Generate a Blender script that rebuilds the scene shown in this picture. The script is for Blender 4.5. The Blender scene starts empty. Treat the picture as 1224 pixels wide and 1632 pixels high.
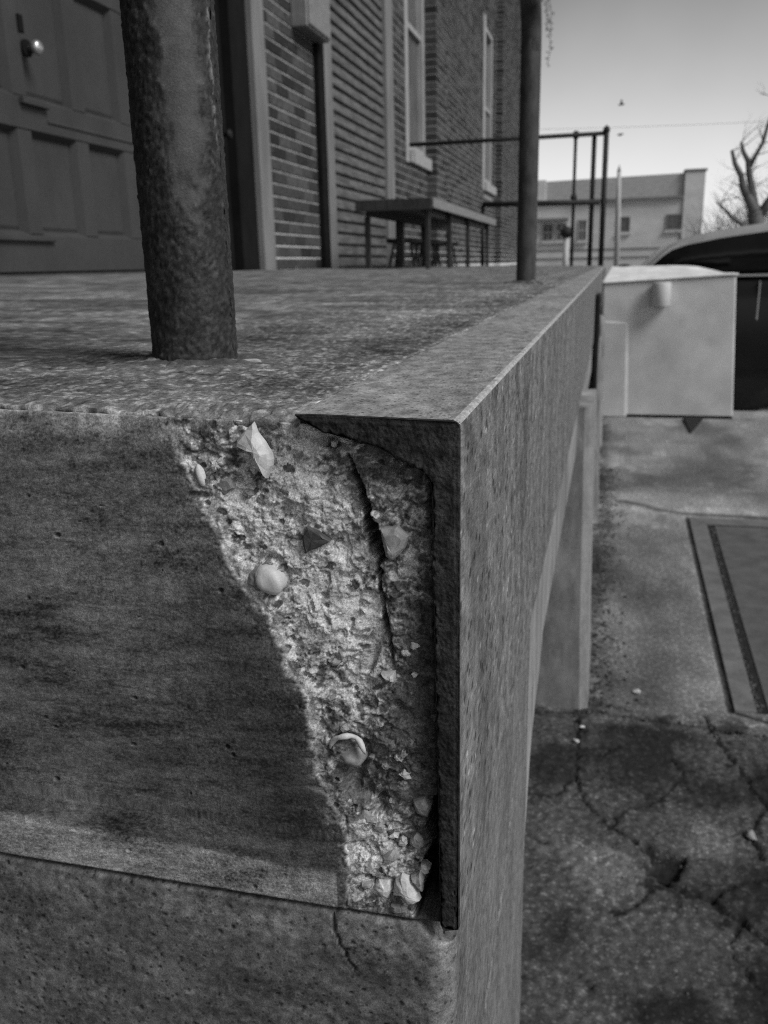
import bpy, math, random
import numpy as np
from mathutils import Vector, Matrix

# ------------------------------------------------------------------ camera, sky, sun, exposure
sc = bpy.context.scene
COL = sc.collection
R = math.radians
random.seed(7)

PITCH, YAW, ROLL = R(15.9214), R(14.5336), R(1.3)
cam_d = bpy.data.cameras.new("camera")
cam = bpy.data.objects.new("camera", cam_d)
COL.objects.link(cam)
fh = Vector((-math.sin(YAW), math.cos(YAW), 0)); rt = Vector((math.cos(YAW), math.sin(YAW), 0))
fw = fh * math.cos(PITCH) - Vector((0, 0, math.sin(PITCH)))
up = fh * math.sin(PITCH) + Vector((0, 0, math.cos(PITCH)))
r_i = rt * math.cos(ROLL) - up * math.sin(ROLL)
u_i = rt * math.sin(ROLL) + up * math.cos(ROLL)
m = Matrix((r_i, u_i, -fw)).transposed().to_4x4()
m.translation = Vector((0.0545, -0.3345, 0.06))
cam.matrix_world = m
cam_d.sensor_fit = 'HORIZONTAL'; cam_d.sensor_width = 36.0
cam_d.lens = 36.0 * 1380.0 / 1224.0
cam_d.clip_start = 0.01; cam_d.clip_end = 2000.0
cam_d.dof.use_dof = True
cam_d.dof.focus_distance = 0.385
cam_d.dof.aperture_fstop = 24.0
sc.camera = cam

SUN_EL, SUN_AZ = R(45), R(112)          # azimuth from +Y towards +X
w = bpy.data.worlds.new("World"); sc.world = w; w.use_nodes = True
wn = w.node_tree; wn.nodes.clear()
sky = wn.nodes.new('ShaderNodeTexSky'); sky.sky_type = 'NISHITA'; sky.sun_disc = False
sky.sun_elevation = SUN_EL; sky.sun_rotation = SUN_AZ
sky.air_density = 1.0; sky.dust_density = 1.2; sky.ozone_density = 1.0
bw = wn.nodes.new('ShaderNodeRGBToBW')
bg = wn.nodes.new('ShaderNodeBackground'); bg.inputs['Strength'].default_value = 0.12
wo = wn.nodes.new('ShaderNodeOutputWorld')
# added falloff darkening the sky overhead for lens vignetting, broken by cloud noise
tc = wn.nodes.new('ShaderNodeTexCoord'); sp_ = wn.nodes.new('ShaderNodeSeparateXYZ')
cn = wn.nodes.new('ShaderNodeTexNoise'); cn.inputs['Scale'].default_value = 2.2; cn.inputs['Detail'].default_value = 5
ca = wn.nodes.new('ShaderNodeMath'); ca.operation = 'MULTIPLY_ADD'; ca.inputs[1].default_value = .22
cr = wn.nodes.new('ShaderNodeMapRange'); cr.interpolation_type = 'SMOOTHSTEP'
cr.inputs[1].default_value = .12; cr.inputs[2].default_value = .44; cr.inputs[3].default_value = 1.0; cr.inputs[4].default_value = .40
cm = wn.nodes.new('ShaderNodeMath'); cm.operation = 'MULTIPLY'
wn.links.new(tc.outputs['Generated'], sp_.inputs[0]); wn.links.new(tc.outputs['Generated'], cn.inputs['Vector'])
wn.links.new(cn.outputs['Fac'], ca.inputs[0]); wn.links.new(sp_.outputs['Z'], ca.inputs[2]); wn.links.new(ca.outputs[0], cr.inputs[0])
wn.links.new(sky.outputs[0], bw.inputs[0]); wn.links.new(bw.outputs[0], cm.inputs[0]); wn.links.new(cr.outputs[0], cm.inputs[1])
wn.links.new(cm.outputs[0], bg.inputs['Color'])
wn.links.new(bg.outputs[0], wo.inputs[0])

sl = bpy.data.lights.new("sun", 'SUN'); sl.energy = 1.7; sl.angle = R(25); sl.color = (1, 1, 1)
so = bpy.data.objects.new("sun", sl); COL.objects.link(so)
sd = Vector((math.cos(SUN_EL) * math.sin(SUN_AZ), math.cos(SUN_EL) * math.cos(SUN_AZ), math.sin(SUN_EL)))
so.rotation_euler = sd.to_track_quat('Z', 'Y').to_euler()
so.location = (8, -3, 9)

sc.view_settings.view_transform = 'Standard'; sc.view_settings.look = 'None'
sc.view_settings.gamma = 1.0; sc.view_settings.exposure = 0.68
sc.view_settings.use_curve_mapping = False
sc.cycles.use_denoising = False
sc.cycles.pixel_filter_type = 'BLACKMAN_HARRIS'; sc.cycles.filter_width = 1.15

# ------------------------------------------------------------------ noise
def _hash(ix, iy, seed):
    h = (ix.astype(np.int64) * 374761393 + iy.astype(np.int64) * 668265263 + seed * 1442695041) & 0xffffffff
    h = ((h ^ (h >> 13)) * 1274126177) & 0xffffffff
    h = ((h ^ (h >> 16)) * 2246822519) & 0xffffffff
    return (h ^ (h >> 15)) & 0xffffffff

def gnoise(x, y, seed=0):
    ix = np.floor(x); iy = np.floor(y); fx = x - ix; fy = y - iy
    def g(dx, dy):
        a = _hash(ix + dx, iy + dy, seed) * (2 * np.pi / 4294967296.0)
        return np.cos(a) * (fx - dx) + np.sin(a) * (fy - dy)
    ux = fx * fx * fx * (fx * (fx * 6 - 15) + 10); uy = fy * fy * fy * (fy * (fy * 6 - 15) + 10)
    a = g(0, 0); b = g(1, 0); c = g(0, 1); d = g(1, 1)
    return ((a + (b - a) * ux) * (1 - uy) + (c + (d - c) * ux) * uy) * 1.5

def fbm(x, y, oct=5, seed=0, gain=.5):
    s = np.zeros_like(x); a = 1.0; f = 1.0; t = 0
    for i in range(oct):
        s += a * gnoise(x * f + i * 17.3, y * f - i * 9.1, seed + i); t += a; a *= gain; f *= 2.03
    return s / t * 1.3

def ridged(x, y, oct=4, seed=0):
    s = np.zeros_like(x); a = 1.0; f = 1.0; t = 0
    for i in range(oct):
        s += a * (1 - 2 * np.abs(gnoise(x * f + i * 7.7, y * f + i * 3.1, seed + i))); t += a; a *= .5; f *= 2.1
    return s / t

def cells(x, y, seed=0):
    """distance to the nearest jittered cell point and that cell's random value"""
    ix = np.floor(x); iy = np.floor(y)
    best = np.full(x.shape, 9.0); val = np.zeros(x.shape)
    for dx in (-1, 0, 1):
        for dy in (-1, 0, 1):
            h = _hash(ix + dx, iy + dy, seed); h2 = _hash(ix + dx, iy + dy, seed + 91)
            px = ix + dx + (h & 0xffff) / 65536.0; py = iy + dy + (h >> 16) / 65536.0
            d = np.hypot(x - px, y - py); k = d < best
            best = np.where(k, d, best); val = np.where(k, h2 / 4294967296.0, val)
    return best, val

def _h01(v): return np.abs(np.sin(v * 9137.13)) 

def sstep(a, b, x):
    t = np.clip((x - a) / (b - a), 0, 1); return t * t * (3 - 2 * t)

def seg_dist(x, y, pts):
    """distance to a polyline and parameter along it (0..n-1)"""
    best = np.full(x.shape, 1e9); par = np.zeros(x.shape)
    for i in range(len(pts) - 1):
        ax, ay = pts[i]; bx, by = pts[i + 1]
        t = np.clip(((x - ax) * (bx - ax) + (y - ay) * (by - ay)) / ((bx - ax) ** 2 + (by - ay) ** 2), 0, 1)
        d = np.hypot(x - ax - t * (bx - ax), y - ay - t * (by - ay)); k = d < best
        best = np.where(k, d, best); par = np.where(k, i + t, par)
    return best, par

def poly_sdf(x, y, poly):
    d, _ = seg_dist(x, y, poly + [poly[0]])
    ins = np.zeros(x.shape, bool); n = len(poly)
    for i in range(n):
        x1, y1 = poly[i]; x2, y2 = poly[(i + 1) % n]
        c = ((y1 > y) != (y2 > y)) & (x < (x2 - x1) * (y - y1) / (y2 - y1 + 1e-12) + x1)
        ins ^= c
    return np.where(ins, d, -d)

def blob(x, y, cx, cy, rx, ry=None, ang=0):
    ry = ry or rx; c, s = math.cos(ang), math.sin(ang)
    u = (x - cx) * c + (y - cy) * s; v = -(x - cx) * s + (y - cy) * c
    return np.exp(-(u / rx) ** 2 - (v / ry) ** 2)

# ------------------------------------------------------------------ materials (the photograph is black and white: greys only)
def material(name, lo, hi, scale=30, stretch=(1, 1, 1), detail=7, rough=.85, bump=.3, bump_dist=.002,
             spec=.25, fine=0, fine_scale=900, attr=False, island=0, metal=0, coat=0, p0=.35, p1=.65, spots=None, low_bright=None, broad=None, fine_stretch=None, flecks=None):
    mt = bpy.data.materials.new(name); mt.use_nodes = True
    nt = mt.node_tree; N = nt.nodes; L = nt.links
    b = N['Principled BSDF']
    b.inputs['Roughness'].default_value = rough; b.inputs['Specular IOR Level'].default_value = spec
    b.inputs['Metallic'].default_value = metal; b.inputs['Coat Weight'].default_value = coat
    geo = N.new('ShaderNodeNewGeometry')
    mp = N.new('ShaderNodeMapping'); mp.inputs['Scale'].default_value = stretch
    L.new(geo.outputs['Position'], mp.inputs['Vector'])
    n1 = N.new('ShaderNodeTexNoise'); n1.inputs['Scale'].default_value = scale
    n1.inputs['Detail'].default_value = detail; n1.inputs['Roughness'].default_value = .62
    L.new(mp.outputs[0], n1.inputs['Vector'])
    mr = N.new('ShaderNodeMapRange'); mr.inputs[1].default_value = p0; mr.inputs[2].default_value = p1
    mr.inputs[3].default_value = lo; mr.inputs[4].default_value = hi
    L.new(n1.outputs['Fac'], mr.inputs[0])
    v = mr.outputs[0]
    def math2(op, a, bb):
        q = N.new('ShaderNodeMath'); q.operation = op
        for i, s in enumerate((a, bb)):
            if isinstance(s, (int, float)): q.inputs[i].default_value = s
            else: L.new(s, q.inputs[i])
        return q.outputs[0]
    if attr:
        at = N.new('ShaderNodeAttribute'); at.attribute_name = 'tone'
        v = math2('MULTIPLY', v, at.outputs['Fac'])
    hgt = n1.outputs['Fac']
    if fine:
        n2 = N.new('ShaderNodeTexNoise'); n2.inputs['Scale'].default_value = fine_scale
        n2.inputs['Detail'].default_value = 4; n2.inputs['Roughness'].default_value = .7
        if fine_stretch:
            m2 = N.new('ShaderNodeMapping'); m2.inputs['Scale'].default_value = fine_stretch; L.new(geo.outputs['Position'], m2.inputs['Vector']); L.new(m2.outputs[0], n2.inputs['Vector'])
        else: L.new(mp.outputs[0], n2.inputs['Vector'])
        f = N.new('ShaderNodeMapRange'); f.inputs[1].default_value = .3; f.inputs[2].default_value = .7
        f.inputs[3].default_value = 1 - fine; f.inputs[4].default_value = 1 + fine
        L.new(n2.outputs['Fac'], f.inputs[0]); v = math2('MULTIPLY', v, f.outputs[0])
        hgt = math2('ADD', hgt, math2('MULTIPLY', n2.outputs['Fac'], .6))
    if spots:                                    # (scale, size, factor): dark or pale flecks of the thing's own colour
        vo = N.new('ShaderNodeTexVoronoi'); vo.inputs['Scale'].default_value = spots[0]
        L.new(mp.outputs[0], vo.inputs['Vector'])
        s = N.new('ShaderNodeMapRange'); s.inputs[1].default_value = spots[1] * .6; s.inputs[2].default_value = spots[1]
        s.inputs[3].default_value = spots[2]; s.inputs[4].default_value = 1
        L.new(vo.outputs['Distance'], s.inputs[0]); v = math2('MULTIPLY', v, s.outputs[0])
    if flecks:                                   # pale flecks
        vo2 = N.new('ShaderNodeTexVoronoi'); vo2.inputs['Scale'].default_value = flecks[0]
        m4 = N.new('ShaderNodeMapping'); m4.inputs['Location'].default_value = (3.1, 1.7, 2.3); L.new(mp.outputs[0], m4.inputs['Vector']); L.new(m4.outputs[0], vo2.inputs['Vector'])
        s2 = N.new('ShaderNodeMapRange'); s2.inputs[1].default_value = flecks[1] * .5; s2.inputs[2].default_value = flecks[1]
        s2.inputs[3].default_value = flecks[2]; s2.inputs[4].default_value = 1
        L.new(vo2.outputs['Distance'], s2.inputs[0]); v = math2('MULTIPLY', v, s2.outputs[0])
    if broad:                                    # (scale, stretch, amount): broad streaks or stains
        m3 = N.new('ShaderNodeMapping'); m3.inputs['Scale'].default_value = broad[1]; L.new(geo.outputs['Position'], m3.inputs['Vector'])
        n3 = N.new('ShaderNodeTexNoise'); n3.inputs['Scale'].default_value = broad[0]; n3.inputs['Detail'].default_value = 6; n3.inputs['Roughness'].default_value = .6
        L.new(m3.outputs[0], n3.inputs['Vector'])
        f = N.new('ShaderNodeMapRange'); f.inputs[1].default_value = .33; f.inputs[2].default_value = .67
        f.inputs[3].default_value = 1 - broad[2]; f.inputs[4].default_value = 1 + broad[2]
        L.new(n3.outputs['Fac'], f.inputs[0]); v = math2('MULTIPLY', v, f.outputs[0])
    if island:
        f = N.new('ShaderNodeMapRange'); f.inputs[3].default_value = 1 - island; f.inputs[4].default_value = 1 + island
        oi = N.new('ShaderNodeObjectInfo')
        r = math2('FRACT', math2('ADD', geo.outputs['Random Per Island'], oi.outputs['Random']), 0)
        L.new(r, f.inputs[0]); v = math2('MULTIPLY', v, f.outputs[0])
    if low_bright:                               # lime bloom on the lowest courses
        sx = N.new('ShaderNodeSeparateXYZ'); L.new(geo.outputs['Position'], sx.inputs[0])
        z = math2('ADD', sx.outputs['Z'], math2('MULTIPLY', n1.outputs['Fac'], .25))
        f = N.new('ShaderNodeMapRange'); f.inputs[1].default_value = low_bright[0]; f.inputs[2].default_value = low_bright[1]
        f.inputs[3].default_value = low_bright[2]; f.inputs[4].default_value = 1
        L.new(z, f.inputs[0]); v = math2('MULTIPLY', v, f.outputs[0])
    cc = N.new('ShaderNodeCombineColor')
    for i in range(3): L.new(v, cc.inputs[i])
    L.new(cc.outputs[0], b.inputs['Base Color'])
    if bump:
        bp = N.new('ShaderNodeBump'); bp.inputs['Strength'].default_value = bump; bp.inputs['Distance'].default_value = bump_dist
        L.new(hgt, bp.inputs['Height']); L.new(bp.outputs[0], b.inputs['Normal'])
    return mt

M = {}
M['slab'] = material('cast_concrete', .76, 1.26, 190, (1, 1, 1), 9, .95, .5, .0009, .12, fine=.55, fine_scale=1300, attr=True)
M['block'] = material('footing_concrete', .68, 1.35, 160, (1, 1, 1), 6, .95, .4, .0008, .15, fine=.5, fine_scale=1200, attr=True, spots=(230, .25, .45))
M['beam'] = material('beam_concrete', .16, .30, 30, (1, 1, .35), 8, .9, .3, .002, .2, fine=.2, fine_scale=300, broad=(5, (1, 1, .3), .3))
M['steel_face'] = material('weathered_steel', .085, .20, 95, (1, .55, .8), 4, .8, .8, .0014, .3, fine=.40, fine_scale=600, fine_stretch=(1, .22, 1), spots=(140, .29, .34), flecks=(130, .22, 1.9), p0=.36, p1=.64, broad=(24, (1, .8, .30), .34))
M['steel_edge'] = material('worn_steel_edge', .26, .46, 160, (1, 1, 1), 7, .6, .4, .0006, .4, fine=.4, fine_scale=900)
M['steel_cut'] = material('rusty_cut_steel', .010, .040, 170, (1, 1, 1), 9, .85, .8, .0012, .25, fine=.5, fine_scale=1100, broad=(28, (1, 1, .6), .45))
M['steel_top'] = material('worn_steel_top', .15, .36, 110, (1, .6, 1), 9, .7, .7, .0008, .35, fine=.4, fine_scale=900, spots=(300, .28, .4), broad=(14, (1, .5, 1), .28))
M['pebble'] = material('pale_pebble', .46, .62, 130, (1, 1, 1), 5, .55, .25, .0006, .4, fine=.1)
M['pebble_grey'] = material('grey_pebble', .16, .28, 160, (1, 1, 1), 5, .6, .4, .0008, .4, fine=.15)
M['pebble_dark'] = material('dark_pebble', .05, .085, 160, (1, 1, 1), 5, .6, .3, .0006, .4, fine=.15)
M['quartz_grey'] = material('grey_quartz', .20, .36, 150, (1, 1, 1), 6, .5, .4, .0008, .4, fine=.15)
M['quartz'] = material('broken_quartz', .38, .66, 120, (1, 1, 1), 6, .45, .4, .0008, .5, fine=.12)
M['pipe'] = material('painted_pipe', .8, 1.2, 160, (1, 1, 1), 6, .6, .5, .0008, .35, fine=.3, fine_scale=900, attr=True)
M['pipe_far'] = material('rusty_pipe', .03, .065, 60, (1, 1, .4), 7, .7, .5, .001, .3)
M['rail_far'] = material('dark_rail', .012, .03, 40, (1, 1, 1), 5, .7, .2, .001, .3)
M['mortar_collar'] = material('post_grout', .05, .16, 150, (1, 1, 1), 7, .95, .8, .002, .1, fine=.4)
M['brick'] = material('dark_brick', .035, .07, 45, (1, 1, 1), 6, .9, .4, .002, .15, fine=.2, fine_scale=250, island=.55)
M['mortar'] = material('pale_mortar', .20, .34, 12, (1, 1, 1), 6, .95, .4, .002, .1, fine=.2, fine_scale=200, low_bright=(.22, .50, 2.2))
M['trim'] = material('pale_trim', .13, .20, 8, (1, 1, .2), 6, .7, .15, .001, .3)
M['slat'] = material('slat_paint', .055, .135, 10, (1, .5, 3), 7, .75, .2, .001, .25, fine=.15, fine_scale=120)
M['door'] = material('old_door_paint', .036, .050, 3.5, (1, 1, .7), 4, .75, .25, .001, .3, fine=.12, fine_scale=150)  # dimmed tone: shade and lens falloff at the left put into the paint
M['door_dark'] = material('dark_door_paint', .008, .013, 9, (1, 1, .5), 6, .85, .15, .001, .06)
M['gap'] = material('dark_gap', .006, .012, 20, (1, 1, 1), 4, .95, .1, .001, .1)
M['wallback'] = material('render_coat', .08, .12, 8, (1, 1, 1), 5, .95, .2, .002, .1)
M['meter'] = material('meter_paint', .15, .20, 20, (1, 1, 1), 5, .5, .1, .001, .4)
M['knob'] = material('worn_brass', .45, .6, 50, (1, 1, 1), 4, .3, .05, .001, .5, metal=.8)
M['glass_dark'] = material('dark_glass', .012, .02, 4, (1, 1, 1), 3, .12, 0, .001, .5)
M['glass_pale'] = material('pale_pane', .07, .11, 4, (1, 1, 1), 3, .3, 0, .001, .5)  # reflected sky painted into the glass as a pale tone
M['win_frame'] = material('window_paint', .26, .34, 12, (1, 1, .4), 5, .7, .1, .001, .3)
M['stone_sill'] = material('pale_stone', .26, .36, 30, (1, 1, 1), 6, .9, .2, .002, .2)
M['table_wood'] = material('weathered_plank', .07, .13, 20, (6, .5, 6), 6, .8, .2, .001, .2)
M['table_edge'] = material('lit_edge', .16, .24, 20, (6, .5, 6), 6, .8, .2, .001, .2)
M['table_leg'] = material('dark_iron', .02, .045, 40, (1, 1, .3), 5, .6, .2, .001, .3)
M['white_paint'] = material('white_paint', .46, .56, 5, (1, 1, 1), 7, .55, .12, .002, .35, fine=.05, fine_scale=90, broad=(3.5, (1, 1, 1), .10))
M['white_top'] = material('white_lid', .62, .78, 14, (1, 1, 1), 7, .5, .3, .004, .35, fine=.06, fine_scale=150)
M['black_steel'] = material('black_steel', .006, .012, 40, (1, 1, 1), 4, .6, .1, .001, .25)
M['car_paint'] = material('dark_car_paint', .004, .006, 6, (1, 1, 1), 3, .28, 0, .001, .3)
M['car_roof'] = material('grey_car_roof', .26, .32, 6, (1, 1, 1), 3, .35, 0, .001, .5, coat=.3)
M['car_glass'] = material('tinted_glass', .006, .009, 4, (1, 1, 1), 3, .14, 0, .001, .22)
M['rubber'] = material('tyre_rubber', .012, .02, 60, (1, 1, 1), 4, .85, .2, .001, .2)
M['rim'] = material('alloy_rim', .25, .35, 30, (1, 1, 1), 4, .35, .05, .001, .5, metal=.7)
M['ground'] = material('old_pavement', .78, 1.22, 70, (1, 1, 1), 8, .95, .6, .004, .15, fine=.4, fine_scale=260, attr=True, spots=(95, .36, 1.9))
M['plate'] = material('drain_steel', .075, .115, 14, (1, 1, 1), 7, .7, .25, .001, .3, fine=.15, fine_scale=150)
M['drain_frame'] = material('drain_frame_steel', .11, .17, 14, (1, 1, 1), 7, .7, .25, .001, .3, fine=.2, fine_scale=150)
M['gravel'] = material('grit', .03, .10, 60, (1, 1, 1), 4, .9, .3, .001, .2, island=.6)
M['far_wall'] = material('pale_hazed_render', .46, .58, .7, (1, 1, 2.5), 6, .95, .1, .01, .1, fine=.06, fine_scale=12)  # pale wall lightened further, distance haze put into its colour
M['far_dark'] = material('far_band', .17, .22, 2, (1, 1, 1), 4, .95, 0, .01, .1)
M['far_parapet'] = material('parapet_brick', .32, .42, 3, (1, 1, 6), 6, .95, .1, .01, .1, fine=.1, fine_scale=20)  # lightened too, with haze in the tone
M['bark'] = material('grey_bark', .10, .17, 12, (1, 1, .3), 6, .95, .5, .01, .1)
M['twig'] = material('grey_twigs', .07, .13, 5, (1, 1, 1), 4, .95, 0, .01, .1)
M['pole'] = material('pale_pole', .36, .46, 4, (1, 1, .3), 5, .8, .1, .002, .2)
M['cable'] = material('black_cable', .02, .03, 9, (1, 1, 1), 3, .7, 0, .001, .2)
M['feather'] = material('dark_feather', .03, .06, 60, (1, 1, 1), 4, .8, .1, .001, .2)

# ------------------------------------------------------------------ mesh helpers
class MB:
    def __init__(s): s.v = []; s.f = []; s.mi = []
    def add(s, vs, fs, mi=0):
        o = len(s.v); s.v += [tuple(p) for p in vs]; s.f += [tuple(i + o for i in f) for f in fs]; s.mi += [mi] * len(fs); return s
    def box(s, x0, x1, y0, y1, z0, z1, c=0, mi=0):
        """box; c > 0 chamfers all edges"""
        if c <= 0:
            vs = [(x, y, z) for x in (x0, x1) for y in (y0, y1) for z in (z0, z1)]
            return s.add(vs, [(0, 1, 3, 2), (4, 6, 7, 5), (0, 4, 5, 1), (2, 3, 7, 6), (0, 2, 6, 4), (1, 5, 7, 3)], mi)
        vs = []; idx = {}
        X = (x0, x1); Y = (y0, y1); Z = (z0, z1); sg = (1, -1)
        for i in (0, 1):
            for j in (0, 1):
                for k in (0, 1):
                    for ax in range(3):
                        p = [X[i], Y[j], Z[k]]
                        for a, n in ((0, i), (1, j), (2, k)):
                            if a != ax: p[a] += sg[n] * c
                        idx[i, j, k, ax] = len(vs); vs.append(p)
        F = []
        for i in (0, 1): F.append([idx[i, 0, 0, 0], idx[i, 0, 1, 0], idx[i, 1, 1, 0], idx[i, 1, 0, 0]][::1 if i == 0 else -1])
        for j in (0, 1): F.append([idx[0, j, 0, 1], idx[1, j, 0, 1], idx[1, j, 1, 1], idx[0, j, 1, 1]][::1 if j == 0 else -1])
        for k in (0, 1): F.append([idx[0, 0, k, 2], idx[0, 1, k, 2], idx[1, 1, k, 2], idx[1, 0, k, 2]][::1 if k == 0 else -1])
        for a in (0, 1):
            for b in (0, 1):
                F.append([idx[a, b, 0, 0], idx[a, b, 0, 1], idx[a, b, 1, 1], idx[a, b, 1, 0]])
                F.append([idx[a, 0, b, 0], idx[a, 0, b, 2], idx[a, 1, b, 2], idx[a, 1, b, 0]])
                F.append([idx[0, a, b, 1], idx[0, a, b, 2], idx[1, a, b, 2], idx[1, a, b, 1]])
                for d in (0, 1): F.append([idx[a, b, d, 0], idx[a, b, d, 1], idx[a, b, d, 2]])
        return s.add(vs, F, mi)
    def tube(s, pts, rad, n=10, cap=True, mi=0):
        pts = [Vector(p) for p in pts]; rad = rad if isinstance(rad, (list, tuple)) else [rad] * len(pts)
        rings = []; vs = []; fs = []
        ref = None
        for i, p in enumerate(pts):
            t = (pts[min(i + 1, len(pts) - 1)] - pts[max(i - 1, 0)]).normalized()
            if ref is None: ref = Vector((0, 0, 1)) if abs(t.z) < .9 else Vector((1, 0, 0))
            a = t.cross(ref).normalized(); b = t.cross(a).normalized(); ref = a.cross(t).normalized() if a.cross(t).length > 0 else ref
            for k in range(n):
                th = 2 * math.pi * k / n
                vs.append(p + (a * math.cos(th) + b * math.sin(th)) * rad[i])
        for i in range(len(pts) - 1):
            for k in range(n):
                k2 = (k + 1) % n
                fs.append((i * n + k, i * n + k2, (i + 1) * n + k2, (i + 1) * n + k))
        if cap: fs.append(tuple(range(n))); fs.append(tuple(range((len(pts) - 1) * n, len(pts) * n))[::-1])
        return s.add(vs, fs, mi)
    def prism(s, poly, axis, a0, a1, mi=0):
        """extrude a polygon given in the two other axes (cyclic order) along axis"""
        def P(u, v, t):
            return {0: (t, u, v), 1: (u, t, v), 2: (u, v, t)}[axis]
        n = len(poly)
        vs = [P(u, v, a0) for u, v in poly] + [P(u, v, a1) for u, v in poly]
        fs = [tuple(range(n)), tuple(range(n, 2 * n))[::-1]] + [(i, i + n, (i + 1) % n + n, (i + 1) % n) for i in range(n)]
        return s.add(vs, fs, mi)
    def build(s, name, mats, parent=None, smooth=False, recalc=True):
        me = bpy.data.meshes.new(name); me.from_pydata(s.v, [], s.f); me.update()
        if not isinstance(mats, (list, tuple)): mats = [mats]
        for q in mats: me.materials.append(q)
        if len(mats) > 1: me.polygons.foreach_set('material_index', s.mi)
        if recalc:
            import bmesh
            bm = bmesh.new(); bm.from_mesh(me); bmesh.ops.recalc_face_normals(bm, faces=bm.faces); bm.to_mesh(me); bm.free()
        if smooth: me.polygons.foreach_set('use_smooth', [True] * len(me.polygons))
        return link(name, me, parent)

def link(name, me, parent=None):
    o = bpy.data.objects.new(name, me); COL.objects.link(o)
    if parent:
        o.parent = parent; o.matrix_parent_inverse = Matrix.Translation(-parent_world(parent))
    return o

def parent_world(p):
    t = Vector((0, 0, 0))
    while p: 
        t += p.location if True else 0; 
        t += p.matrix_parent_inverse.translation
        p = p.parent
    return t

def grid_mesh(name, P, mats, parent=None, tone=None, smooth=True, flip=False):
    """P: rows x cols x 3 array"""
    r, c, _ = P.shape
    me = bpy.data.meshes.new(name)
    idx = np.arange(r * c).reshape(r, c)
    q = np.stack([idx[:-1, :-1], idx[:-1, 1:], idx[1:, 1:], idx[1:, :-1]], -1).reshape(-1, 4)
    if flip: q = q[:, ::-1]
    nq = len(q)
    me.vertices.add(r * c); me.vertices.foreach_set('co', P.reshape(-1).astype(np.float32))
    me.loops.add(nq * 4); me.loops.foreach_set('vertex_index', q.reshape(-1).astype(np.int32))
    me.polygons.add(nq); me.polygons.foreach_set('loop_start', np.arange(0, nq * 4, 4, dtype=np.int32))
    me.polygons.foreach_set('loop_total', np.full(nq, 4, dtype=np.int32))
    me.polygons.foreach_set('use_smooth', np.full(nq, smooth))
    me.update(calc_edges=True); me.validate()
    if tone is not None:
        a = me.attributes.new('tone', 'FLOAT', 'POINT'); a.data.foreach_set('value', tone.reshape(-1).astype(np.float32))
    me.materials.append(mats)
    return link(name, me, parent)

def tag(o, label=None, cat=None, group=None, kind=None):
    if label: o['label'] = label
    if cat: o['category'] = cat
    if group: o['group'] = group
    if kind: o['kind'] = kind
    return o

def thing(name, loc, label, cat, group=None):
    o = bpy.data.objects.new(name, None); COL.objects.link(o); o.location = loc
    o.empty_display_size = .1
    return tag(o, label, cat, group)

def stone(name, c, rx, ry, rz, mat, parent=None, sharp=.25, seed=0, rot=0, sub=3, flat=False, cuts=0):
    import bmesh
    bm = bmesh.new(); bmesh.ops.create_icosphere(bm, subdivisions=sub, radius=1)
    rnd = random.Random(seed)
    dirs = [Vector((rnd.uniform(-1, 1), rnd.uniform(-1, 1), rnd.uniform(-1, 1))).normalized() for _ in range(6)]
    planes = [(Vector((rnd.gauss(0, 1), rnd.gauss(0, .6), rnd.gauss(0, 1))).normalized(), rnd.uniform(.45, .8)) for _ in range(cuts)]
    ph = [rnd.uniform(0, 6) for _ in range(6)]
    cr, sr = math.cos(rot), math.sin(rot)
    for v in bm.verts:
        k = 1 + sum(sharp * .3 * math.sin(d.dot(v.co) * (2 + i) + ph[i]) for i, d in enumerate(dirs))
        p = v.co * k
        for n, dd in planes:
            e = p.dot(n) - dd
            if e > 0: p = p - n * e
        x, y, z = p.x * rx, p.y * ry, p.z * rz
        v.co = (c[0] + x * cr - z * sr, c[1] + y, c[2] + x * sr + z * cr)
    me = bpy.data.meshes.new(name); bm.to_mesh(me); bm.free()
    me.materials.append(mat)
    if not flat: me.polygons.foreach_set('use_smooth', [True] * len(me.polygons))
    return link(name, me, parent)

S = 0.02269                                  # the dock falls slightly towards its edge
D = 1.0                                      # dock height above the pavement
def dz(x): return -S * x

# ------------------------------------------------------------------ ground
CRACKS = [([(.026, 1.60), (.030, 1.45), (.028, 1.33), (.004, 1.27), (-.064, 1.245)], .006),
          ([(.030, 1.33), (.055, 1.25), (.088, 1.187), (.147, 1.15), (.165, 1.115)], .005),
          ([(.187, 1.045), (.225, 1.018), (.268, 1.008), (.31, .97), (.35, .927), (.46, .84)], .016),
          ([(.318, 1.663), (.34, 1.55), (.373, 1.427), (.408, 1.299), (.50, 1.20)], .008),
          ([(-.087, 1.60), (.0, 1.615), (.069, 1.626), (.229, 1.613), (.35, 1.60), (.453, 1.588), (.7, 1.56)], .010),
          ([(.06, .79), (.085, .755)], .004), ([(-.05, 1.112), (-.02, 1.10)], .006),
          ([(.10, 1.17), (.13, 1.24), (.20, 1.28), (.24, 1.36)], .005), ([(.19, 1.06), (.16, .98), (.11, .93)], .005),
          ([(.27, 1.01), (.32, 1.06), (.39, 1.09), (.46, 1.16)], .006), ([(.03, 1.42), (.09, 1.44), (.14, 1.50)], .004),
          ([(.31, .97), (.29, .89), (.32, .82)], .006), ([(.38, 1.40), (.44, 1.43), (.55, 1.42)], .006),
          ([(.23, 1.45), (.25, 1.40), (.262, 1.32)], .004), ([(.40, 1.30), (.36, 1.22), (.37, 1.13)], .006)]
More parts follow.
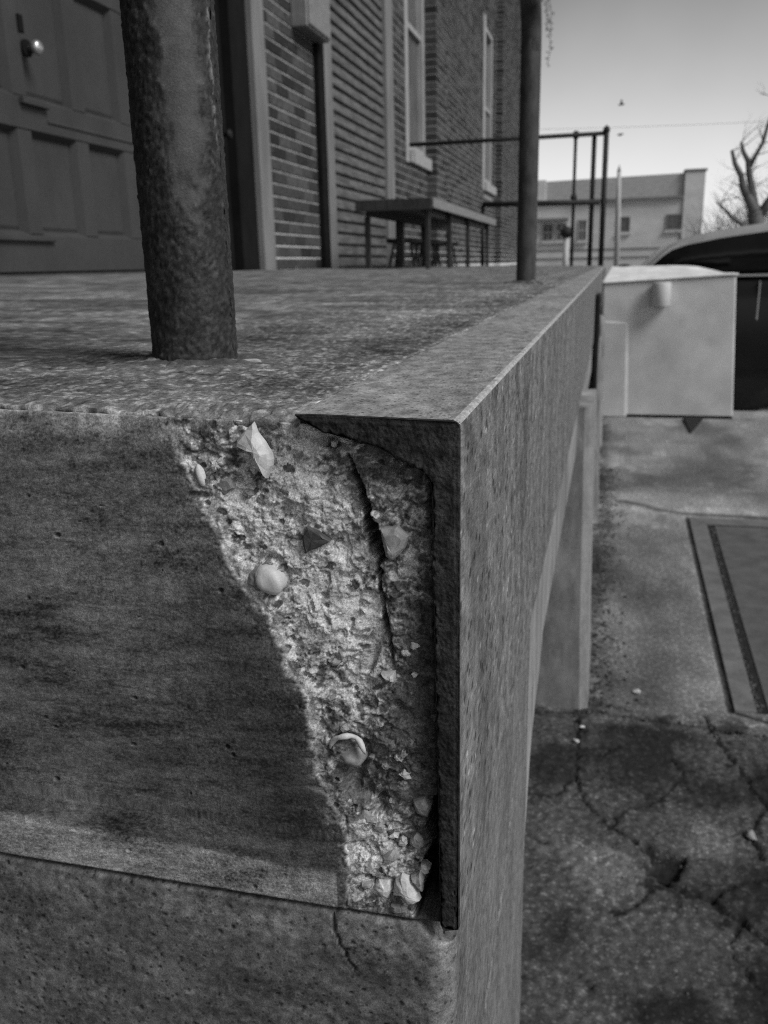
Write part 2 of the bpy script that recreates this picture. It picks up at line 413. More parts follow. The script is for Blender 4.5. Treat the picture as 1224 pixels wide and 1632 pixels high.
def build_ground():
    xs = np.concatenate([[-400, -150, -50, -20, -8, -4, -2.5], np.arange(-1.2, -.12, .09), np.arange(-.12, .75, .0048),
                         np.arange(.76, 1.4, .03), np.arange(1.5, 6, .25), [7, 9, 12, 20, 40, 80, 150, 400]])
    ys = np.concatenate([[-60, -20, -6, -3], np.arange(-1.2, .5, .12), np.arange(.5, 1.8, .0052), np.arange(1.8, 4.4, .014),
                         np.arange(4.45, 8, .12), [9, 11, 14, 18, 24, 32, 45, 70, 120, 250, 600]])
    X, Y = np.meshgrid(xs, ys)
    near = 1 - sstep(1.52, 1.72, Y + .10 * fbm(X * 6, Y * 6, 4, 5))          # rough old concrete, then a smoother slab
    t = .070 * near + .165 * (1 - near)
    t = t * (1 + .35 * fbm(X * 6, Y * 6, 5, 11)) * (1 + .75 * near * fbm(X * 75, Y * 75, 4, 21))
    stain = sstep(-.1, .45, fbm(X * 2.2 + 9, Y * 1.3, 5, 34)) * (1 - near)
    t *= 1 - .45 * stain
    t *= 1 + .5 * (1 - near) * sstep(.15, .5, fbm(X * 4.5, Y * 2.2 + 3, 5, 37))
    t *= 1 - .6 * sstep(.0, .3, fbm(X * 14, Y * 14, 4, 35)) * np.exp(-((Y - 1.62) / .09) ** 2)
    # darker broad wet or oily patches
    dark = sstep(.05, .45, fbm(X * 3.3 + 2, Y * 3.3, 4, 33)) * near
    t *= 1 - .68 * dark
    t *= 1 + .8 * near * sstep(.12, .5, fbm(X * 5 + 4, Y * 5, 5, 36))
    for (bx, by, rx, ry) in [(.205, .745, .07, .035), (.42, 1.05, .10, .09), (.46, 1.38, .08, .10), (.36, .80, .06, .09), (.185, 1.54, .10, .035), (.10, .62, .08, .05)]:
        t *= 1 - .78 * np.clip(1.5 * blob(X, Y, bx + .03 * fbm(X * 12, Y * 12, 3, 3), by + .03 * fbm(X * 12, Y * 12, 3, 4), rx, ry), 0, 1)
    h = .004 * near * fbm(X * 45, Y * 45, 4, 41) + .0015 * fbm(X * 60, Y * 60, 3, 44)
    wob = .010 * fbm(X * 18, Y * 18, 4, 51) + .0045 * fbm(X * 75, Y * 75, 3, 53); wob2 = .010 * fbm(X * 18 + 40, Y * 18, 4, 52) + .0045 * fbm(X * 75, Y * 75 + 9, 3, 54)
    for pts, wd in CRACKS:
        d, p = seg_dist(X + wob, Y + wob2, pts)
        ww = wd * .62 * np.clip(1 + .9 * fbm(X * 30, Y * 30, 3, 61), .15, 2.2)
        k = 1 - sstep(.3, 1.0, d / np.maximum(ww, 1e-4))
        h -= .009 * k; t *= 1 - .80 * k
        t *= 1 - .40 * np.exp(-(d / (wd * 1.8)) ** 2) * sstep(-.3, .3, fbm(X * 22, Y * 22, 4, 62))
        t *= 1 - .75 * (d < wd * 5) * sstep(.28, .40, fbm(X * 26, Y * 26, 5, 63)) * (1 - sstep(wd * 2, wd * 5, d)) * near        # damp dirt along the crack
    k = sstep(.0, .012, poly_sdf(X + wob * .8, Y + wob2 * .8, [(.155, 1.15), (.2, 1.13), (.245, 1.115), (.225, 1.045), (.19, 1.025), (.165, 1.05), (.17, 1.1)]))
    h -= .018 * k; t *= 1 - .72 * k
    # joint round the drain, paler strip of slab beyond it, stains along the dock
    far = 1 - near
    t *= 1 + .55 * far * sstep(3.42, 3.5, Y) * (1 - sstep(3.75, 3.85, Y))
    t *= 1 + .25 * far * sstep(3.9, 4.3, Y)
    d, _ = seg_dist(X + wob * .5, Y + wob2 * .5, [(.16, 3.62), (.25, 3.56), (.30, 3.50), (.40, 3.46), (.9, 3.44)])
    k = 1 - sstep(.3, 1, d / .035); t *= 1 - .6 * k * far
    edge = (1 - sstep(.05, .13 + .05 * fbm(X * 7, Y * 7, 4, 71), X)) * far
    t *= 1 - .62 * edge * sstep(-.35, .1, fbm(X * 11, Y * 11, 4, 77))
    t *= 1 - .25 * far * blob(X, Y, .22, 2.3, .05, .8)
    d, _ = seg_dist(X, Y, [(.414, 3.405), (.386, 1.70), (.46, 1.665), (.9, 1.66)])
    k = 1 - sstep(.4, 1, (d + wob * .25) / .012); h -= .006 * k; t *= 1 - .75 * k
    inner = (X > .43) & (Y > 1.70) & (Y < 3.36)
    t = np.where(inner, .008, t)
    t = np.clip(t, .02, .5)
    P = np.stack([X, Y, -D + h], -1)
    o = grid_mesh('ground', P, M['ground'], None, t, True)
    tag(o, kind='structure')
build_ground()

# ------------------------------------------------------------------ loading dock
dock = thing('loading_dock', (0, 0, -D), 'raised concrete loading dock with steel channel edge and broken chipped corner', 'loading dock')

SCAR = [(-131, -6), (-127, -9), (-120.0, -26.9), (-113.0, -49.4), (-101.5, -75.1), (-81.0, -106.8), (-70.8, -143.5),
        (-63.5, -185.6), (-54.5, -214), (-55.9, -252), (12, -252), (12, 20), (-72, 20), (-76, 4), (-92, 3), (-110, -1)]
CRK = [(-48.5, -17.0), (-46.2, -25), (-43.2, -33.4), (-41.4, -40), (-39.9, -46.9), (-37.6, -54), (-36.4, -61.5), (-36.9, -66), (-36.2, -79.1), (-35.0, -87), (-33.5, -93.4), (-32.3, -101), (-31.0, -108.1)]
def build_slab():
    # columns in X, rows follow the profile top -> rounded arris -> down the end face
    xs = np.concatenate([np.arange(-2.03, -1.0, .016), np.arange(-1.0, -.30, .006), np.arange(-.30, -.137, .0011), np.arange(-.137, -.0035, .00048)])
    yt = [9.5]; 
    while yt[-1] > .0045:
        d = yt[-1] + .33; yt.append(yt[-1] - min(.06, max(.0011, .0085 * d * d)))
    rows = [(y, 0., 0., 1.) for y in yt if y > .0045]
    for a in np.linspace(0, math.pi / 2, 9):
        rows.append((.0045 * (1 - math.sin(a)), -.0045 * (1 - math.cos(a)), -math.sin(a), math.cos(a)))
    zz = -.0052
    while zz > -.2398: rows.append((0., zz, -1., 0.)); zz -= .00052
    rows.append((.0003, -.2404, -1., 0.)); rows.append((.0015, -.2409, -.3, -.3)); rows.append((.03, -.2410, 0, 0))
    rows = np.array(rows)
    X, y0 = np.meshgrid(xs, rows[:, 0]); _, z0 = np.meshgrid(xs, rows[:, 1]); _, ny = np.meshgrid(xs, rows[:, 2]); _, nz = np.meshgrid(xs, rows[:, 3])
    x = X * 1000; z = z0 * 1000; y = y0 * 1000
    s = z - y                                             # arc coordinate: negative going down, negative going back on top
    face = -ny; top = np.where(z0 < -.0046, 0, np.maximum(nz, 0))
    onface = sstep(.2, .9, face)
    wx = x + 3.2 * fbm(x / 14, z / 14, 4, 101) + 5.5 * fbm(x / 40, z / 30, 3, 105); wz = z + 3.0 * fbm(x / 14 + 9, z / 14, 4, 102)
    sd = poly_sdf(wx + 2.2 * fbm(x / 3.5, z / 3.5, 4, 103), wz + 1.5 * fbm(x / 3 + 5, z / 3, 3, 104), SCAR)
    scar = sstep(-.5, 1.6, sd) * onface
    # ---- relief, in mm along the outward normal
    h = .06 * fbm(x / 7, s / 1.4, 3, 110) * onface + .12 * fbm(x / 2.2, s / 1.6, 3, 111) * onface
    h += .25 * fbm(x / 40, s / 25, 3, 112)
    depth = 1.6 + 3.6 * sstep(0, 26, sd) + 2.5 * sstep(20, 60, sd)
    qx = x + 2.6 * fbm(x / 7, z / 6, 4, 124); qz = z + 2.6 * fbm(x / 7 + 4, z / 6, 4, 125)
    calm = sstep(-.2, .35, fbm(x / 15, z / 17, 4, 126))                   # some faces broke smooth, some crumbled
    rough = 2.6 * fbm(x / 24, z / 26, 3, 120) + (1.1 - .9 * calm) * fbm(qx / 4.5, qz / 3.2, 4, 121) + (.55 - .35 * calm) * fbm(x / 1.5, z / 1.2, 3, 122)
    chip_c, chip_v = cells(qx / 13, qz / 10, 130)
    rough += 2.2 * (chip_v - .5) * (1 - .4 * calm)
    chip_c, chip_v2 = cells(qx / 5.5 + 3, qz / 4.0, 131)
    rough += 1.3 * (chip_v2 - .5) * (1 - .75 * calm)
    h -= .7 * sstep(-8, -.5, sd) * sstep(.0, .45, fbm(x / 6, z / 5, 4, 319)) * (1 - scar) * onface * (x < -50)
    h += scar * (-depth + rough * sstep(0, 9, sd))
    # lower layer beside the steel is more broken and hollow
    hol = poly_sdf(x + 2 * fbm(x / 7, z / 7, 3, 140), z + 2 * fbm(x / 7 + 5, z / 7, 3, 141), [(-13, -176), (-18, -190), (-15, -205), (-21, -214), (-19, -228), (-23, -236), (-24, -262), (12, -262), (12, -170)])
    hole = sstep(-1, 4, hol) * onface
    h -= 26 * hole
    # crack
    cd, cp = seg_dist(x + 1.7 * fbm(x / 7, z / 6, 4, 150), z + .6 * fbm(x / 4, z / 4, 2, 151), CRK)
    cw = np.interp(cp, [0, 2, 4, 5.2, 6, 6.5, 8, 10, 12], [.8, 2.1, 3.0, 4.9, 4.3, 1.3, 1.0, 1.6, .7])
    ck = (1 - sstep(.45, 1.05, cd / cw)) * onface
    h -= 15 * ck
    side = sstep(0, 1, (x - np.interp(-z, [18, 60, 108, 200], [-47, -35.5, -31, -25]))) * sstep(-115, -95, z) * scar
    h += 1.3 * side * sstep(12, 3, cd)
    # pits
    pc, pv = cells(x / 9, z / 9, 160)
    pit = (pv > .80) * (1 - sstep(.10, .16 + .06 * fbm(x / 2, z / 2, 2, 161), pc)) * scar
    h -= 2.2 * pit
    pc2, pv2 = cells(x / 11, s / 11, 165)
    psz = .02 + .11 * _h01(pv2) ** 3
    pit2 = (pv2 > .87) * (1 - sstep(psz * .6, psz, pc2)) * onface * (1 - scar)
    h -= 1.6 * pit2
    for (hx, hz, rx, rz, dd) in [(-57.5, -12.3, 4.2, 1.8, 9), (-52.5, -14.0, 6, 1.2, 5), (-51, -170, 5, 9, 6), (-30, -132, 4, 3, 3), (-62, -82, 2.0, 1.3, 4), (-60, -115, 2.2, 1.5, 4), (-116, -38, 4.5, 1.6, 3), (-38, -183, 4, 7, 5), (-44, -178, 2, 5, 4), (-18, -235, 3, 6, 9)]:
        h -= dd * np.clip(1.5 * blob(x + .8 * fbm(x / 3, z / 3, 3, 171), z, hx, hz, rx, rz) - .2, 0, 1) * onface
    # a flake still hanging on near the steel
    fl = sstep(0, 1.2, poly_sdf(x + 1.5 * fbm(x / 4, z / 4, 3, 181), z + 1.0 * fbm(x / 4, z / 4, 3, 182), [(-26, -20), (-14, -20), (-13, -34), (-18, -37), (-23, -34)])) * onface
    h += 2.3 * fl
    fl2 = sstep(0, 1.2, poly_sdf(x + 1.5 * fbm(x / 4, z / 4, 3, 183), z, [(-36, -22), (-27, -20), (-28, -28), (-33, -29)])) * onface
    h += 1.2 * fl2
    # sockets round the two big pebbles
    for (hx, hz, r0) in [(-86.4, -73.5, 8), (-52.7, -157.5, 8.5)]:
        rr = np.hypot(x - hx, z - hz) / r0
        h -= 2.4 * np.exp(-((rr - 1.05) / .18) ** 2) * scar
    h = np.where(onface > 0, h, h)
    # concrete behind the steel section
    zl = np.interp(x, [-69.1, -66.7, -57.5, -34.8, -11.4, 0], [0., -2.5, -8.0, -11.2, -18.5, -19])
    wl = np.interp(-z, [0, 60, 118, 180, 245], [11.5, 11.5, 10.7, 9.6, 9.0])
    under = ((z > zl) & (x > -69)) | (x > -wl)
    gapk = sstep(-2.5, .8, np.maximum(np.where(x > -69, z - zl, -9), x + wl))
    h -= (1 - top) * gapk * 3.5 * onface
    # ---- top relief
    tr = .9 * fbm(x / 60, y / 60, 3, 200) + .65 * fbm(x / 7, y / 7, 4, 201) + .5 * fbm(x / 2.5, y / 2.5, 3, 202)
    tr += -.8 * sstep(.15, .5, fbm(x / 16, y / 16, 4, 203))
    coll = np.hypot(x + 191.8, y - 161.2)
    tr += 2.5 * np.exp(-(coll / 60) ** 2)
    fade = 1 - sstep(1500, 3500, y)
    h += top * tr * fade
    inb = sstep(-133, -126, x + 3 * fbm(x / 6, y / 6, 3, 220)) * (1 - sstep(-74, -70, x))
    arr = inb * sstep(13, 3, y + 9 * fbm(x / 11, y / 9 + 3, 4, 221)) * (face < .98)
    h -= arr * (2.4 + 2.2 * fbm(x / 9, y / 5, 4, 222))
    arris = np.exp(-((y0 - .0) / .012) ** 2) * top + (face > .02) * np.exp(-(z / 11.0) ** 2)
    h -= arris * (2.6 + 2.6 * fbm(x / 18, 0 * x + 3, 4, 210)) * (1 - gapk * 0)
    P = np.stack([X, y0 + ny * h / 1000, z0 + dz(X) * np.where(z0 > -.2, 1, 0) + nz * h / 1000], -1)
    # concrete runs on under the flange, a hair below the steel
    uf = (X > -.0688) & (top > .01)
    P[..., 2] = np.where(uf, np.minimum(P[..., 2], -.0035), P[..., 2])
    P[..., 1] = np.where(under & (face > .02), np.maximum(P[..., 1], .0025), P[..., 1])
    # ---- tone of the concrete, with shade painted into pits, crack and hollow
    streak = .85 * fbm(x / 70, s / 3.2, 5, 300) + .6 * fbm((x + .12 * s) / 26, s / 20, 5, 306)
    f_form = .100 * (1 + .40 * streak + .55 * fbm(x / 46, s / 34, 5, 301) + .55 * fbm((x + .15 * s) / 60, (s - .16 * x) / 9, 5, 308) + .80 * fbm(x / 1.7, s / 1.3, 4, 302) + .40 * fbm(x / 6, s / 3.6, 4, 307))
    low = sstep(-219, -225, z + .045 * (x + 60) + 3 * fbm(x / 15, z / 6, 4, 303)) * (x < -60)
    f_form *= 1 + 1.5 * low
    f_form *= 1 + .55 * blob(x, z, -175, -70, 45, 60) + .35 * blob(x, z, -215, -205, 50, 30) + .5 * blob(x, z, -125, -60, 9, 26, -.3) - .25 * blob(x, z, -95, -160, 28, 55, .35)
    f_form *= 1 - .5 * pit2
    f_form *= 1 - .38 * blob(x, z, -80, -190, 30, 26, .5) - .30 * blob(x, z, -110, -120, 22, 45, .4) - .25 * blob(x, z, -150, -175, 40, 14)
    f_form *= 1 + .8 * np.exp(-((z + 5) / 10) ** 2) * (1 + fbm(x / 9, z / 6, 3, 305))
    lace = ridged(qx / 5.5, qz / 4.2, 5, 310)
    where = (blob(x, z, -66, -45, 20, 52, .16) + blob(x, z, -50, -95, 15, 42, .3) + .75 * blob(x, z, -100, -46, 14, 34, .35) + .9 * blob(x, z, -42, -208, 17, 26)
             + .45 * blob(x, z, -22, -62, 10, 26) + .5 * blob(x, z, -74, -118, 8, 30, .25) + .4 * blob(x, z, -58, -10, 14, 8)
             - .6 * blob(x, z, -22, -150, 17, 42) - .35 * blob(x, z, -18, -95, 8, 30) - .3 * blob(x, z, -55, -180, 12, 14) - .4 * blob(x, z, -48, -22, 9, 10) - .35 * blob(x, z, -105, -28, 10, 8))
    cem = sstep(.34, .92, .62 * lace + .72 * where + .45 * fbm(x / 9, z / 9, 4, 313) + .06)
    f_scar = .115 + .55 * cem
    f_scar *= 1 + .65 * fbm(x / 1.6, z / 1.3, 3, 311) + .40 * fbm(x / 14, z / 14, 3, 312) + .45 * fbm(qx / 4, qz / 3, 3, 318)
    f_scar *= 1 - .50 * sstep(.25, .6, fbm(qx / 5, qz / 4, 4, 314)) * (1 - .6 * cem)
    agg_c, agg_v = cells(qx / 7.5, qz / 6.5, 320)
    agg = (agg_v > .72) * (1 - sstep(.24, .30, agg_c))
    f_scar = np.where(agg > .5, (.075 + .20 * (agg_v - .72) / .28) * (1 + .25 * fbm(x / 3, z / 3, 3, 322)), f_scar)
    f_scar *= 1 - .45 * pit
    rim = sstep(-1.5, .8, sd) * (1 - sstep(2.5, 9, sd + 3 * fbm(x / 8, z / 8, 3, 315))) * (x < -58) * sstep(-.35, .25, fbm(x / 7, z / 6, 4, 316)) * .75
    f_scar = f_scar * (1 - .8 * rim) + .34 * .8 * rim * (1 + .3 * fbm(x / 2, z / 2, 3, 317))
    f_scar *= 1 - .45 * sstep(-12, -1, x + wl)                         # rust stain next to the steel
    halo = sstep(-8, -.5, sd) * sstep(.0, .45, fbm(x / 6, z / 5, 4, 319)) * (1 - scar) * (x < -50)
    f_form = f_form * (1 - .75 * halo) + .23 * .75 * halo * (1 + .4 * fbm(x / 2, z / 2, 3, 320))
    f = f_form * (1 - scar) + np.clip(f_scar, .03, .58) * scar
    f = np.where(hole > .5, .03, f)
    f *= 1 - .75 * ck
    t1 = fbm(x / 90, y / 55, 5, 330); t2 = fbm(x / 9, y / 9, 4, 331); t3 = fbm(x / 3.0, y / 3.0, 3, 332)
    f_top = .135 * (1 + .55 * t1 + .50 * t2 + .75 * t3)
    f_top *= 1 + .7 * sstep(.12, .45, t2 + .5 * t3) - .25 * sstep(.1, .5, fbm(x / 30 + 7, y / 30, 4, 333))
    f_top *= 1 - .45 * np.exp(-(coll / 52) ** 2) - .35 * blob(x, y, -275, 150, 70, 18)  # post's soft shadow painted as a dark streak beside its darker foot
    f_top *= 1 + .9 * np.exp(-((x + 72 + 2.5 * fbm(y / 12, x * 0, 3, 334)) / 2.4) ** 2) * (y < 900)      # crumbled line along the steel
    f_top *= 1 - .25 * sstep(900, 400, y) * blob(x, y, -400, 300, 300, 160)
    band = fbm(x / 210 + .3, y / 95, 4, 340); band2 = fbm(x / 260 + 5, y / 190, 4, 341)
    f_top *= 1 + .75 * band * sstep(60, 160, y) + .35 * band2
    f_top *= 1 - .40 * np.exp(-((x + 100 + 26 * fbm(y / 90, x / 60, 4, 342)) / 26) ** 2) * sstep(20, 80, y) * sstep(1300, 300, y) * (.7 + .6 * fbm(x / 25, y / 40, 3, 345)) - .25 * blob(x, y, -300, 60, 200, 40)
    f_top *= 1 + .30 * np.exp(-((x + 165 + 20 * fbm(y / 90, x * 0, 3, 343)) / 34) ** 2) * sstep(230, 330, y)
    f_top = f_top * (1 - arr) + arr * np.clip(.20 * (1 + .6 * fbm(x / 6, y / 3, 4, 335) + .4 * fbm(x / 1.8, y / 1.5, 3, 336)), .03, .45)
    f = np.where(top > .3, f_top, f)
    k = np.clip(top, 0, 1) * (y0 < .02)
    f = np.clip(f, .022, .58)
    o = grid_mesh('slab', P, M['slab'], dock, f, True, flip=True)
    return o
slab = build_slab()

# stones still set in the broken face (sub-parts of the slab)
def peb(xm, zm, ym, a, b, mat, rot=0, d=None, **k):
    return stone('pebble', (xm / 1000, ym / 1000, zm / 1000), a / 1000, (d or min(a, b)) / 1000, b / 1000, mat, slab, rot=R(rot), **k)
def shard(outline, depth, hgt, mat, seed=0, peak=.45, tilt=(0, 0)):
    """an angular stone bedded in the break: broken outline (mm) with facets rising to an off-centre ridge"""
    rnd = random.Random(seed); n = len(outline)
    cx = sum(p[0] for p in outline) / n; cz = sum(p[1] for p in outline) / n
    dense = []
    for i in range(n):
        p, q = outline[i], outline[(i + 1) % n]
        dense += [p, ((p[0] + q[0]) / 2 + rnd.gauss(0, .22), (p[1] + q[1]) / 2 + rnd.gauss(0, .22))]
    mb = MB(); N = len(dense); R_ = []
    for k, (sc_, yy) in enumerate(((1.06, depth + 3), (1.0, depth), (.86, depth - hgt * .55), (peak, depth - hgt))):
        for (x, z) in dense:
            ox = cx + (x - cx) * sc_ + (rnd.gauss(0, .25) if k > 1 else 0); oz = cz + (z - cz) * sc_ + (rnd.gauss(0, .25) if k > 1 else 0)
            R_.append((ox / 1000, (yy + rnd.gauss(0, .16) * (k > 1) + tilt[0] * (x - cx) + tilt[1] * (z - cz)) / 1000, oz / 1000))
    fs = []
    for k in range(3):
        for j in range(N):
            a_, b_, c_, d_ = k * N + j, k * N + (j + 1) % N, (k + 1) * N + (j + 1) % N, (k + 1) * N + j
            fs += [(a_, b_, c_), (a_, c_, d_)]
    R_.append((cx / 1000 + rnd.gauss(0, .0006), (depth - hgt * 1.08) / 1000, cz / 1000)); t_ = len(R_) - 1
    for j in range(N): fs.append((3 * N + j, 3 * N + (j + 1) % N, t_))
    mb.add(R_, fs)
    o = mb.build('pebble', mat, slab)
    bv_ = o.modifiers.new('worn', 'BEVEL'); bv_.width = .0004; bv_.segments = 2; bv_.limit_method = 'ANGLE'; bv_.angle_limit = R(24)
    return o
tag(shard([(-89.2, -3.3), (-87.9, -7.3), (-84.8, -11.3), (-82.1, -15.8), (-82.1, -21.1), (-84.6, -26.6), (-86.8, -23.1), (-89.0, -17.8), (-90.4, -14.9), (-97.2, -12.2), (-95.1, -8.6)], 1.8, 3.4, M['pebble'], 3, .40), 'long pale angular stone near the top of the break')
peb(-114.8, -26.9, 2.2, 2.0, 5.2, M['pebble'], 14, 2.4, sharp=.05, seed=2)
tag(peb(-86.0, -73.4, 4.2, 7.4, 6.6, M['pebble'], -12, 6.0, sharp=.14, seed=8), 'round pale pebble half sticking out of the break')
shard([(-97.5, -75.6), (-95.8, -71.0), (-91.0, -67.5), (-88, -72), (-89, -78.5), (-92, -79.6)], 3.4, 2.6, M['pebble_grey'], 9, .5)
tag(shard([(-67.9, -48.1), (-62.6, -50.8), (-57.8, -54.2), (-63.5, -57.6), (-69.2, -60.4), (-70.1, -53.7)], 4.0, .45, M['pebble_dark'], 12, .82, (.05, 0)), 'dark angular stone flush with the break')
shard([(-34.9, -47.5), (-27.8, -45.9), (-22.7, -49.7), (-24.5, -55.2), (-29.9, -61.0), (-32.8, -59.3), (-33.9, -54.0)], 4.0, 2.2, M['quartz_grey'], 15, .6, (.06, .03))
shard([(-108.6, -28.7), (-101.5, -27.2), (-100.0, -32.0), (-104.7, -35.2), (-109.6, -33.0)], 3.0, 1.0, M['pebble_grey'], 16, .7)
tag(peb(-52.6, -158.6, 6.2, 6.8, 6.6, M['pebble_grey'], 0, 5.5, sharp=.28, seed=18), 'grey pebble sunk in a round socket')
shard([(-42.8, -227.5), (-39.7, -222.8), (-34.9, -222.6), (-32.6, -226.3), (-35.1, -232.3), (-38.7, -231.6)], 3.4, 3.0, M['quartz'], 21, .45)
shard([(-31.3, -220.6), (-28.3, -218.1), (-24.3, -220.7), (-20.8, -226.9), (-19.7, -230.8), (-24.4, -233.1), (-29.1, -228.4), (-32.6, -227.7)], 2.4, 3.6, M['quartz'], 22, .35)
shard([(-24.2, -218.7), (-19.5, -214.5), (-17.8, -219.6), (-18.5, -226.5), (-20.8, -224.8)], 4.0, 2.6, M['quartz_grey'], 23, .5)
shard([(-47.2, -213.9), (-41.7, -210.9), (-40.1, -215.4), (-44.4, -220.9), (-47.3, -218.0)], 4.0, 2.6, M['quartz'], 24, .5)
shard([(-38.2, -209.6), (-32.2, -205.3), (-29.3, -206.1), (-30.5, -210.4), (-34.7, -214.4), (-38.8, -213.8)], 4.4, 2.8, M['quartz_grey'], 25, .5)
shard([(-36.4, -114.5), (-30.4, -113.8), (-30.4, -117.7), (-34.3, -117.8)], 3.8, 2.0, M['quartz'], 26, .5)
shard([(-52, -190), (-46, -184), (-41, -190), (-42, -199), (-47, -203), (-51, -198)], 5.0, 2.4, M['pebble_grey'], 27, .5)
shard([(-23, -178), (-17, -175), (-14, -179), (-16, -186), (-21, -185)], 5.0, 2.4, M['pebble_grey'], 28, .5)
shard([(-34, -236), (-28, -235), (-26, -239), (-31, -241), (-35, -240)], 3.6, 2.0, M['pebble_grey'], 29, .5)
shard([(-56, -228), (-52, -226), (-50, -231), (-54, -234)], 3.6, 2.0, M['pebble_grey'], 30, .5)
rs_ = random.Random(77)
for i in range(64):
    heap = i < 24
    xm = rs_.uniform(-58, -18) if heap else rs_.uniform(-118, -16)
    zm = rs_.uniform(-238, -190) if heap else rs_.uniform(-185, -10)
    e_ = float(poly_sdf(np.array([float(xm)]), np.array([float(zm)]), SCAR)[0])
    if e_ < 6 or xm > -15 or float(seg_dist(np.array([float(xm)]), np.array([float(zm)]), CRK)[0][0]) < 5: continue
    r0 = rs_.uniform(1.6, 3.6) if heap else rs_.choice([1.1, 1.4, 1.8, 2.4, 3.0])
    n_ = rs_.randint(5, 7); a0 = rs_.uniform(0, 6); el = rs_.uniform(.6, 1.2)
    ol = [(xm + r0 * rs_.uniform(.75, 1.2) * math.cos(a0 + 6.283 * k / n_), zm + r0 * el * rs_.uniform(.75, 1.2) * math.sin(a0 + 6.283 * k / n_)) for k in range(n_)]
    dp = 1.6 + 3.6 * min(1, e_ / 26) + 2.5 * max(0, min(1, (e_ - 20) / 40))
    shard(ol, dp - .1, r0 * .6, M[rs_.choice(['pebble', 'pebble_grey', 'pebble_grey', 'quartz_grey', 'quartz', 'pebble_dark'])], 200 + i, .55)
# thin curved lip of mortar over the round socket
lip = MB()
pts = []
for i in range(13):
    a = R(170 - i * 13.5); pts.append(((-52.4 + 8.6 * math.cos(a)) / 1000, .0015 + .001 * math.sin(i), (-155.5 + 9.3 * math.sin(a)) / 1000))
lip.tube(pts, [.0004] + [.0013 + .0003 * math.sin(i * 1.7) for i in range(11)] + [.0004], 8)
lip.build('mortar_lip', M['pebble'], slab, smooth=True)

